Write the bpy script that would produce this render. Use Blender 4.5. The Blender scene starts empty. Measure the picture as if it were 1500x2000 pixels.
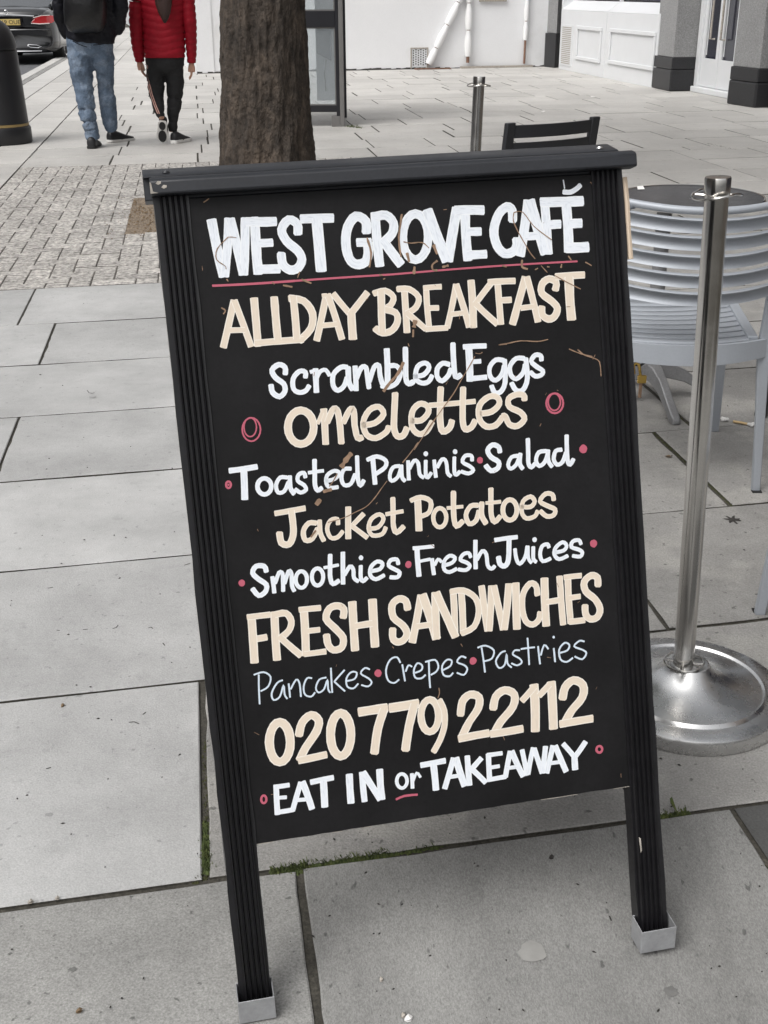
import bpy, math, random
from mathutils import Vector, Matrix
import numpy as np
C = bpy.context.scene
R = math.radians
# ------------------------------------------------------------------ camera
CAMZ, PITCH, ROLL, FPX = 1.282, 24.3, -0.3, 2270.0      # photo is 1500 x 2000
cd = bpy.data.cameras.new('camera'); cam = bpy.data.objects.new('camera', cd)
C.collection.objects.link(cam); C.camera = cam
_p, _r = R(PITCH), R(ROLL)
fwd = Vector((0, math.cos(_p), -math.sin(_p))); r0 = Vector((1, 0, 0)); d0 = fwd.cross(r0)
right = (r0 * math.cos(_r) - d0 * math.sin(_r)).normalized(); down = fwd.cross(right).normalized()
M = Matrix((right, -down, -fwd)).transposed().to_4x4(); M.translation = Vector((0, 0, CAMZ))
cam.matrix_world = M
cd.sensor_fit = 'VERTICAL'; cd.sensor_height = 24.0; cd.sensor_width = 18.0
cd.lens = FPX / 2000 * 24.0; cd.clip_start = .05; cd.clip_end = 2000
# ------------------------------------------------------------------ world, sun, exposure
SUN_EL, SUN_AZ = 52, 226          # degrees; azimuth the light comes from
w = bpy.data.worlds.new('World'); C.world = w; w.use_nodes = True
nt = w.node_tree; bg = nt.nodes['Background']
sky = nt.nodes.new('ShaderNodeTexSky'); sky.sky_type = 'NISHITA'; sky.sun_disc = False
sky.sun_elevation = R(SUN_EL); sky.sun_rotation = R(SUN_AZ); sky.air_density = 1.0; sky.dust_density = 6.0; sky.ozone_density = 1.0
hs = nt.nodes.new('ShaderNodeHueSaturation'); hs.inputs['Saturation'].default_value = .12; hs.inputs['Value'].default_value = 1.0
nt.links.new(sky.outputs[0], hs.inputs['Color']); nt.links.new(hs.outputs[0], bg.inputs['Color'])
bg.inputs['Strength'].default_value = 0.15
sd = bpy.data.lights.new('sun', 'SUN'); sun = bpy.data.objects.new('sun', sd); C.collection.objects.link(sun)
sd.energy = 0.55; sd.angle = R(36); sd.color = (1, .975, .945)
az = R(SUN_AZ); el = R(SUN_EL)
sdir = Vector((math.sin(az) * math.cos(el), math.cos(az) * math.cos(el), math.sin(el)))
sun.rotation_euler = sdir.to_track_quat('Z', 'Y').to_euler()
vs = C.view_settings; vs.view_transform = 'Standard'; vs.look = 'None'; vs.gamma = 1; vs.use_curve_mapping = False
vs.exposure = 0.42
C.render.engine = 'CYCLES'
# ------------------------------------------------------------------ where a photo pixel meets the ground, an upright plane, ...
def ray(px, py): return fwd + right * ((px - 750) / FPX) + down * ((py - 1000) / FPX)
def G(px, py, z=0.0):
    d = ray(px, py); t = (z - CAMZ) / d.z; return Vector((d.x * t, d.y * t, z))
def V(px, py, y):
    d = ray(px, py); t = y / d.y; return Vector((d.x * t, y, CAMZ + d.z * t))
def proj(p):
    d = Vector(p) - Vector((0, 0, CAMZ)); z = d.dot(fwd)
    return 750 + FPX * d.dot(right) / z, 1000 + FPX * d.dot(down) / z, z
# ------------------------------------------------------------------ materials
def sock(n, *names):
    for k in names:
        if k in n.inputs: return n.inputs[k]
def mat(name, col, rough=.6, metal=0.0, var=.12, scale=6.0, fine=0.0, fscale=220.0, bump=0.0, bscale=150.0, bdist=.002,
        tone=0.0, pits=0.0, pscale=60.0, spec=.5, stretch=None, col2=None, c2scale=2.0, c2lo=.5, c2hi=.6, obj=False, rvar=0.0, coat=0.0, ior=None, stain=0.0, sscale=3.5):
    m = bpy.data.materials.new(name); m.use_nodes = True; t = m.node_tree; N = t.nodes; L = t.links
    b = N['Principled BSDF']
    if obj: tc = N.new('ShaderNodeTexCoord'); pos = tc.outputs['Object']
    else: g = N.new('ShaderNodeNewGeometry'); pos = g.outputs['Position']
    if stretch:
        mp = N.new('ShaderNodeMapping'); mp.inputs['Scale'].default_value = stretch; L.new(pos, mp.inputs[0]); pos = mp.outputs[0]
    def noise(s, d=4, r=.6):
        n = N.new('ShaderNodeTexNoise'); n.inputs['Scale'].default_value = s; n.inputs['Detail'].default_value = d
        n.inputs['Roughness'].default_value = r; L.new(pos, n.inputs['Vector']); return n.outputs['Fac']
    def mul(a, lo, hi, inlo=.25, inhi=.75):
        mr = N.new('ShaderNodeMapRange'); mr.inputs[1].default_value = inlo; mr.inputs[2].default_value = inhi
        mr.inputs[3].default_value = lo; mr.inputs[4].default_value = hi; L.new(a, mr.inputs[0]); return mr.outputs[0]
    def mth(op, a, bb):
        x = N.new('ShaderNodeMath'); x.operation = op
        for i, v in enumerate((a, bb)):
            if isinstance(v, (int, float)): x.inputs[i].default_value = v
            else: L.new(v, x.inputs[i])
        return x.outputs[0]
    f = mul(noise(scale), 1 - var, 1 + var)
    if fine: f = mth('MULTIPLY', f, mul(noise(fscale, 2, .7), 1 - fine, 1 + fine, .3, .7))
    if pits:
        f = mth('MULTIPLY', f, mul(noise(pscale, 2, .5), 1 - pits, 1, .27, .33))
    if stain:
        f = mth('MULTIPLY', f, mul(noise(sscale, 9, .72), 1 - stain, 1 + stain * .25, .36, .62))
        f = mth('MULTIPLY', f, mul(noise(sscale * 9, 4, .6), 1 - stain * .6, 1, .30, .40))
    if tone:
        oi = N.new('ShaderNodeObjectInfo'); at = N.new('ShaderNodeAttribute'); at.attribute_name = 'tone'
        tt = mth('FRACT', mth('ADD', oi.outputs['Random'], at.outputs['Fac']), 0)
        f = mth('MULTIPLY', f, mul(tt, 1 - tone, 1 + tone, 0, 1))
    base = N.new('ShaderNodeRGB'); base.outputs[0].default_value = (*col, 1); bc = base.outputs[0]
    if col2:
        mx = N.new('ShaderNodeMixRGB'); L.new(mul(noise(c2scale, 5, .65), 0, 1, c2lo, c2hi), mx.inputs[0]); L.new(bc, mx.inputs[1])
        mx.inputs[2].default_value = (*col2, 1); bc = mx.outputs[0]
    v = N.new('ShaderNodeVectorMath'); v.operation = 'SCALE'; L.new(bc, v.inputs[0]); L.new(f, v.inputs['Scale'])
    L.new(v.outputs[0], b.inputs['Base Color'])
    b.inputs['Roughness'].default_value = rough; b.inputs['Metallic'].default_value = metal
    if rvar: L.new(mul(noise(scale * 2.3), rough - rvar, rough + rvar), b.inputs['Roughness'])
    s = sock(b, 'Specular IOR Level', 'Specular')
    if s: s.default_value = spec
    if ior: b.inputs['IOR'].default_value = ior
    if coat: sock(b, 'Coat Weight', 'Clearcoat').default_value = coat
    if bump:
        bp = N.new('ShaderNodeBump'); bp.inputs['Strength'].default_value = bump; bp.inputs['Distance'].default_value = bdist
        L.new(noise(bscale, 3, .65), bp.inputs['Height']); L.new(bp.outputs[0], b.inputs['Normal'])
    return m
def stroke_mat(name, body, edge, streak):
    m = bpy.data.materials.new(name); m.use_nodes = True; t = m.node_tree; N = t.nodes; L = t.links; b = N['Principled BSDF']
    uv = N.new('ShaderNodeUVMap'); sp = N.new('ShaderNodeSeparateXYZ'); L.new(uv.outputs[0], sp.inputs[0])
    a = N.new('ShaderNodeMath'); a.operation = 'SUBTRACT'; L.new(sp.outputs[0], a.inputs[0]); a.inputs[1].default_value = .5
    ab = N.new('ShaderNodeMath'); ab.operation = 'ABSOLUTE'; L.new(a.outputs[0], ab.inputs[0])
    mp = N.new('ShaderNodeMapping'); mp.inputs['Scale'].default_value = (7, .8, 1); L.new(uv.outputs[0], mp.inputs[0])
    n = N.new('ShaderNodeTexNoise'); n.inputs['Scale'].default_value = 1.0; n.inputs['Detail'].default_value = 3; L.new(mp.outputs[0], n.inputs['Vector'])
    ad = N.new('ShaderNodeMath'); ad.operation = 'MULTIPLY_ADD'; L.new(n.outputs['Fac'], ad.inputs[0]); ad.inputs[1].default_value = .22; L.new(ab.outputs[0], ad.inputs[2])
    r = N.new('ShaderNodeMapRange'); r.inputs[1].default_value = .46; r.inputs[2].default_value = .52; L.new(ad.outputs[0], r.inputs[0])
    mx = N.new('ShaderNodeMixRGB'); L.new(r.outputs[0], mx.inputs[0]); mx.inputs[1].default_value = (*body, 1); mx.inputs[2].default_value = (*edge, 1)
    r2 = N.new('ShaderNodeMapRange'); r2.inputs[1].default_value = .52; r2.inputs[2].default_value = .68; r2.inputs[4].default_value = .6; L.new(n.outputs['Fac'], r2.inputs[0])
    m2 = N.new('ShaderNodeMixRGB'); L.new(r2.outputs[0], m2.inputs[0]); L.new(mx.outputs[0], m2.inputs[1]); m2.inputs[2].default_value = (*streak, 1)
    L.new(m2.outputs[0], b.inputs['Base Color']); b.inputs['Roughness'].default_value = .6
    return m
def glass_mat(name, tint, dif, fac, rough=.05):
    m = bpy.data.materials.new(name); m.use_nodes = True; t = m.node_tree; N = t.nodes; L = t.links; N.clear()
    o = N.new('ShaderNodeOutputMaterial'); tr = N.new('ShaderNodeBsdfTransparent'); tr.inputs[0].default_value = (*tint, 1)
    d = N.new('ShaderNodeBsdfDiffuse'); d.inputs[0].default_value = (*dif, 1); gl = N.new('ShaderNodeBsdfGlossy'); gl.inputs['Roughness'].default_value = rough
    m1 = N.new('ShaderNodeMixShader'); m1.inputs[0].default_value = fac; L.new(tr.outputs[0], m1.inputs[1]); L.new(d.outputs[0], m1.inputs[2])
    fr = N.new('ShaderNodeFresnel'); m2 = N.new('ShaderNodeMixShader'); L.new(fr.outputs[0], m2.inputs[0]); L.new(m1.outputs[0], m2.inputs[1]); L.new(gl.outputs[0], m2.inputs[2])
    L.new(m2.outputs[0], o.inputs[0]); return m
# ------------------------------------------------------------------ mesh builder
class MB:
    def __init__(s): s.v = []; s.f = []; s.uv = None; s.tone = None; s.mi = []
    def add(s, vs_, fs, T=None):
        o = len(s.v)
        s.v += [tuple(T @ Vector(p)) if T else tuple(p) for p in vs_]
        s.f += [tuple(i + o for i in f) for f in fs]; return s
    def box(s, x0, x1, y0, y1, z0, z1, T=None):
        return s.add([(x, y, z) for z in (z0, z1) for x, y in ((x0, y0), (x1, y0), (x1, y1), (x0, y1))],
                     [(3, 2, 1, 0), (4, 5, 6, 7), (0, 1, 5, 4), (1, 2, 6, 5), (2, 3, 7, 6), (3, 0, 4, 7)], T)
    def rings(s, rs, cap=True, close=False, T=None):
        n = len(rs[0]); V_ = [p for r in rs for p in r]; F = []
        m = len(rs)
        for i in range(m if close else m - 1):
            a, b = i * n, ((i + 1) % m) * n
            for k in range(n): F.append((a + k, a + (k + 1) % n, b + (k + 1) % n, b + k))
        if cap and not close: F.append(tuple(range(n))[::-1]); F.append(tuple((m - 1) * n + k for k in range(n)))
        return s.add(V_, F, T)
    def tube(s, path, r, n=12, cap=True, close=False, flat=None, up=(0, 0, 1), T=None):
        P = [Vector(p) for p in path]; m = len(P); rs = []
        rr = r if isinstance(r, (list, tuple)) else [r] * m
        for i, p in enumerate(P):
            a = P[(i - 1) % m] if (close or i) else P[0]; b = P[(i + 1) % m] if (close or i < m - 1) else P[-1]
            t = (b - a).normalized(); u = Vector(up)
            if abs(t.dot(u)) > .98: u = Vector((0, 1, 0)) if abs(t.y) < .9 else Vector((1, 0, 0))
            x = t.cross(u).normalized(); y = x.cross(t).normalized()
            q = rr[i]; rx, ry = q if isinstance(q, tuple) else (q, q)
            rs.append([tuple(p + x * (rx * math.cos(k * 2 * math.pi / n)) + y * (ry * math.sin(k * 2 * math.pi / n))) for k in range(n)])
        return s.rings(rs, cap, close, T)
    def lathe(s, prof, c=(0, 0, 0), n=32, T=None):
        rs = [[(c[0] + r * math.cos(k * 2 * math.pi / n), c[1] + r * math.sin(k * 2 * math.pi / n), c[2] + z) for k in range(n)] for r, z in prof]
        return s.rings(rs, True, False, T)
    def build(s, name, m, parent=None, m2=None, smooth=False, bevel=0.0, bseg=2, sub=0, remesh=0.0, label=None, loc=None, kind=None, ang=35):
        me = bpy.data.meshes.new(name); me.from_pydata(s.v, [], s.f); me.update()
        if s.uv is not None:
            ul = me.uv_layers.new(name='UVMap')
            for i, c in enumerate(s.uv): ul.data[i].uv = c
        if s.tone is not None:
            at = me.attributes.new('tone', 'FLOAT', 'FACE'); at.data.foreach_set('value', s.tone)
        o = bpy.data.objects.new(name, me); C.collection.objects.link(o)
        if m: me.materials.append(m)
        if m2:
            me.materials.append(m2); me.polygons.foreach_set('material_index', s.mi)
        if parent: o.parent = parent
        if loc: o.location = loc
        if remesh:
            q = o.modifiers.new('remesh', 'REMESH'); q.mode = 'VOXEL'; q.voxel_size = remesh; q.use_smooth_shade = True
            q2 = o.modifiers.new('smooth', 'SMOOTH'); q2.iterations = 3; q2.factor = .5
        if bevel:
            q = o.modifiers.new('bevel', 'BEVEL'); q.width = bevel; q.segments = bseg; q.limit_method = 'ANGLE'; q.angle_limit = R(30); q.harden_normals = False
        if sub: q = o.modifiers.new('sub', 'SUBSURF'); q.levels = sub; q.render_levels = sub
        if smooth:
            me.polygons.foreach_set('use_smooth', [True] * len(me.polygons))
            if ang and not sub:
                try: me.set_sharp_from_angle(angle=R(ang))
                except Exception: pass
        if label: o['label'] = label
        if kind: o['kind'] = kind
        return o
def fold(o, size, strength, name, stretch=None):
    tx = bpy.data.textures.get(name) or bpy.data.textures.new(name, 'CLOUDS'); tx.noise_scale = size; tx.noise_depth = 2
    q = o.modifiers.new('folds', 'DISPLACE'); q.texture = tx; q.strength = strength; q.mid_level = .5; q.texture_coords = 'LOCAL'
    return o
def thing(name, label, cat, loc=(0, 0, 0), rz=0, group=None):
    o = bpy.data.objects.new(name, None); C.collection.objects.link(o); o.empty_display_size = .1
    o.location = loc; o.rotation_euler = (0, 0, rz); o['label'] = label; o['category'] = cat
    if group: o['group'] = group
    return o
def tag(o, label, cat, group=None):
    o['label'] = label; o['category'] = cat
    if group: o['group'] = group
    return o
def dup(root, loc, rz, label):
    r = root.copy(); C.collection.objects.link(r); r.location = loc; r.rotation_euler = (0, 0, rz); r['label'] = label
    for ch in list(root.children):
        c = ch.copy(); C.collection.objects.link(c); c.parent = r
        for g in list(ch.children):
            d = g.copy(); C.collection.objects.link(d); d.parent = c
    return r
def lerp(a, b, t): return a + (b - a) * t
rnd = random.Random(7)
# ------------------------------------------------------------------ palette
m_light = mat('paving_light', (.425, .424, .418), .75, var=.06, scale=2.2, fine=.14, fscale=330, bump=.5, bscale=260, bdist=.002, tone=.07, pits=.3, pscale=55, stain=.2, sscale=2.6)
m_old = mat('paving_old', (.275, .268, .255), .8, var=.10, scale=3.0, fine=.22, fscale=260, bump=.7, bscale=170, bdist=.003, tone=.08, pits=.55, pscale=45, col2=(.33, .32, .30), c2scale=5, stain=.2, sscale=4)
m_mid = mat('paving_mid', (.275, .272, .260), .8, var=.09, scale=2.5, fine=.28, fscale=300, bump=.5, bscale=220, bdist=.002, tone=.05, pits=.5, pscale=70, stain=.24, sscale=3.2)
m_front = mat('paving_front', (.25, .248, .238), .8, var=.10, scale=2.5, fine=.28, fscale=520, bump=.4, bscale=330, bdist=.002, pits=.5, pscale=70, stretch=(1, .45, 1), stain=.26, sscale=2.6)
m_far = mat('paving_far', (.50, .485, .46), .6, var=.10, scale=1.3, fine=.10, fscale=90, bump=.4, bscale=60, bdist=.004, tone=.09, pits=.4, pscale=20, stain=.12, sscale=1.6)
m_dark = mat('paving_dark', (.07, .07, .068), .8, var=.2, scale=8, fine=.2, bump=.5)
m_sand = mat('joint_sand', (.11, .10, .088), .95, var=.3, scale=30, fine=.3)
m_sett = mat('block_paver', (.415, .395, .37), .85, var=.12, scale=5, fine=.6, fscale=34, bump=1, bscale=34, bdist=.014, tone=.12, stain=.15, pits=.5, pscale=45)
m_dirt = mat('joint_dirt', (.05, .046, .037), .95, var=.35, scale=20, fine=.4, fscale=150, bump=.8, bscale=120, bdist=.004)
m_soil = mat('pit_gravel', (.235, .185, .135), .95, var=.25, scale=14, fine=.45, fscale=70, bump=1, bscale=60, bdist=.02, pits=.7, pscale=30)
m_asph = mat('asphalt', (.115, .118, .125), .85, var=.1, scale=2, fine=.25, fscale=120, bump=.6, bscale=120)
m_kerb = mat('kerb_granite', (.50, .49, .47), .7, var=.08, scale=4, fine=.15, fscale=150, tone=.05)
m_moss = mat('moss', (.05, .068, .018), .9, var=.5, scale=90, col2=(.085, .10, .028), c2scale=60)
m_olive = mat('olive_moss', (.045, .048, .016), .95, var=.5, scale=90)
m_bpanel = mat('black_board', (.0082, .0079, .0086), .55, var=.4, scale=5, stain=.3, sscale=9, fine=.12, fscale=150, bump=.12, bscale=300, bdist=.0008, spec=.22)
m_bframe = mat('black_frame_paint', (.0065, .0062, .0075), .42, var=.3, scale=14, fine=.25, fscale=90, bump=.2, bscale=180, bdist=.001, spec=.45, rvar=.1)
m_bcap = mat('black_cap_rail', (.017, .0185, .023), .5, var=.18, scale=9, fine=.12, fscale=160, bump=.15, bscale=200, bdist=.001, rvar=.08)
m_wood = mat('bare_wood', (.62, .50, .38), .8, var=.12, scale=20, stretch=(1, 1, .1))
m_worn = mat('worn_edge', (.36, .33, .29), .85, var=.35, scale=60)
m_chip = mat('scratched_brown', (.27, .175, .115), .85, var=.3, scale=80)
m_alu = mat('foot_metal', (.34, .345, .355), .5, metal=.35, var=.14, scale=45, fine=.06, bump=.1)
m_screw = mat('screw_steel', (.5, .5, .5), .35, metal=.9)
m_steel = mat('stainless_steel', (.60, .585, .56), .2, metal=1, var=.05, scale=10, rvar=.07, bump=.05, bscale=40, bdist=.001)
m_steelb = mat('brushed_base_steel', (.66, .66, .655), .27, metal=1, var=.06, scale=14, rvar=.08, bump=.06, bscale=60, bdist=.001)
m_chair = mat('silver_chair_paint', (.355, .378, .412), .5, metal=.2, var=.04, scale=12, fine=.03)
m_bchair = mat('black_chair_metal', (.02, .021, .024), .38, var=.1, scale=10)
m_cast = mat('cast_aluminium', (.26, .26, .265), .5, metal=.5, var=.12, scale=18, fine=.12)
m_ttop = mat('table_top_grey', (.05, .054, .062), .22, var=.1, scale=6, rvar=.06)
m_brass = mat('brass', (.62, .42, .12), .3, metal=1, var=.1, scale=30)
m_bark = mat('bark', (.043, .034, .027), .92, var=.3, scale=7, fine=.4, fscale=28, bump=1, bscale=26, bdist=.03, stretch=(1.0, 1.0, .65), col2=(.078, .060, .046), c2scale=6.5, c2lo=.45, c2hi=.68)
m_black = mat('gloss_black', (.012, .012, .015), .3, var=.1, scale=5)
m_bin = mat('bin_black', (.013, .013, .015), .45, var=.1, scale=5, bump=.1, bscale=60)
m_gold = mat('gold_band', (.30, .21, .08), .5, var=.1)
m_kframe = mat('kiosk_black', (.014, .014, .018), .35, var=.1)
m_kgrey = mat('kiosk_grey', (.17, .165, .16), .5, var=.1)
m_kglass = glass_mat('kiosk_glass', (.93, .96, .97), (.62, .67, .70), .30)
m_phone = mat('phone_unit', (.11, .12, .145), .45, var=.1, scale=8)
m_wall = mat('white_render', (.77, .775, .785), .8, var=.03, scale=1.5, fine=.02, fscale=60, bump=.3, bscale=30, bdist=.004, col2=(.68, .68, .67), c2scale=1.2, c2lo=.56, c2hi=.75)
m_wallg = mat('pale_grey_render', (.66, .67, .68), .8, var=.03, scale=2, bump=.2, bscale=30)
m_wpaint = mat('white_gloss_paint', (.66, .67, .68), .45, var=.02, scale=4)
m_foam = mat('white_pipe_lagging', (.80, .80, .80), .7, var=.03, scale=6)
m_rust = mat('rusty_iron', (.20, .11, .075), .8, var=.4, scale=25)
m_gran = mat('grey_granite', (.25, .25, .25), .45, var=.08, scale=5, fine=.3, fscale=70)
m_grand = mat('dark_granite', (.024, .024, .026), .4, spec=.35, var=.1, scale=5, fine=.25, fscale=70)
m_wglass = mat('shop_glass', (.02, .022, .035), .08, var=.1, ior=1.6)
m_blue = mat('blue_window_film', (.05, .05, .13), .3, var=.1)
m_denim = mat('denim', (.105, .145, .205), .9, var=.25, scale=9, fine=.16, fscale=70, bump=1, bscale=16, bdist=.02, col2=(.165, .21, .275), c2scale=7)
m_jack = mat('black_nylon', (.0045, .0048, .009), .62, spec=.3, var=.3, scale=12, bump=.8, bscale=14, bdist=.02)
m_pack = mat('backpack_cloth', (.004, .004, .005), .42, spec=.5, var=.3, scale=12, bump=.6, bscale=20, bdist=.01)
m_red = mat('red_puffer_nylon', (.27, .006, .016), .6, spec=.2, var=.15, scale=14, bump=.6, bscale=35, bdist=.006)
m_track = mat('black_tracksuit', (.007, .007, .008), .8, var=.2, bump=.8, bscale=12, bdist=.015)
m_white = mat('white_rubber', (.7, .69, .67), .6)
m_stripe = mat('track_stripe', (.55, .32, .27), .7)
m_shoe = mat('black_shoe', (.010, .010, .012), .5, var=.2)
m_skin = mat('skin', (.48, .27, .19), .55, var=.06, scale=20)
m_hair = mat('dark_hair', (.03, .012, .009), .5, var=.4, scale=60, stretch=(1, 1, .05), bump=1, bscale=80, bdist=.006)
m_eye = mat('eye', (.7, .7, .7), .2)
m_car = mat('black_car_paint', (.006, .006, .008), .12, coat=1.0, var=0, ior=1.6)
m_cglass = mat('car_glass', (.03, .035, .04), .03, ior=2.3, spec=1)
m_tyre = mat('tyre_rubber', (.012, .012, .012), .8)
m_chrome = mat('chrome', (.75, .75, .76), .12, metal=1)
m_lamp = mat('red_lamp', (.42, .01, .015), .15, coat=1)
m_lampw = mat('clear_lamp', (.7, .62, .6), .15, coat=1)
m_plate = mat('yellow_plate', (.62, .47, .17), .5, var=.03)
m_ink = mat('black_ink', (.01, .01, .01), .6)
m_build = mat('brick_facade', (.20, .17, .15), .85, var=.1, scale=1)
m_leaf = mat('dry_leaf', (.15, .10, .055), .8, var=.4, scale=60)
m_litter = mat('litter', (.03, .027, .024), .8, var=.5, scale=90)
m_cig = mat('cigarette_paper', (.75, .74, .72), .8)
m_filter = mat('cigarette_filter', (.62, .45, .24), .8)
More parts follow.
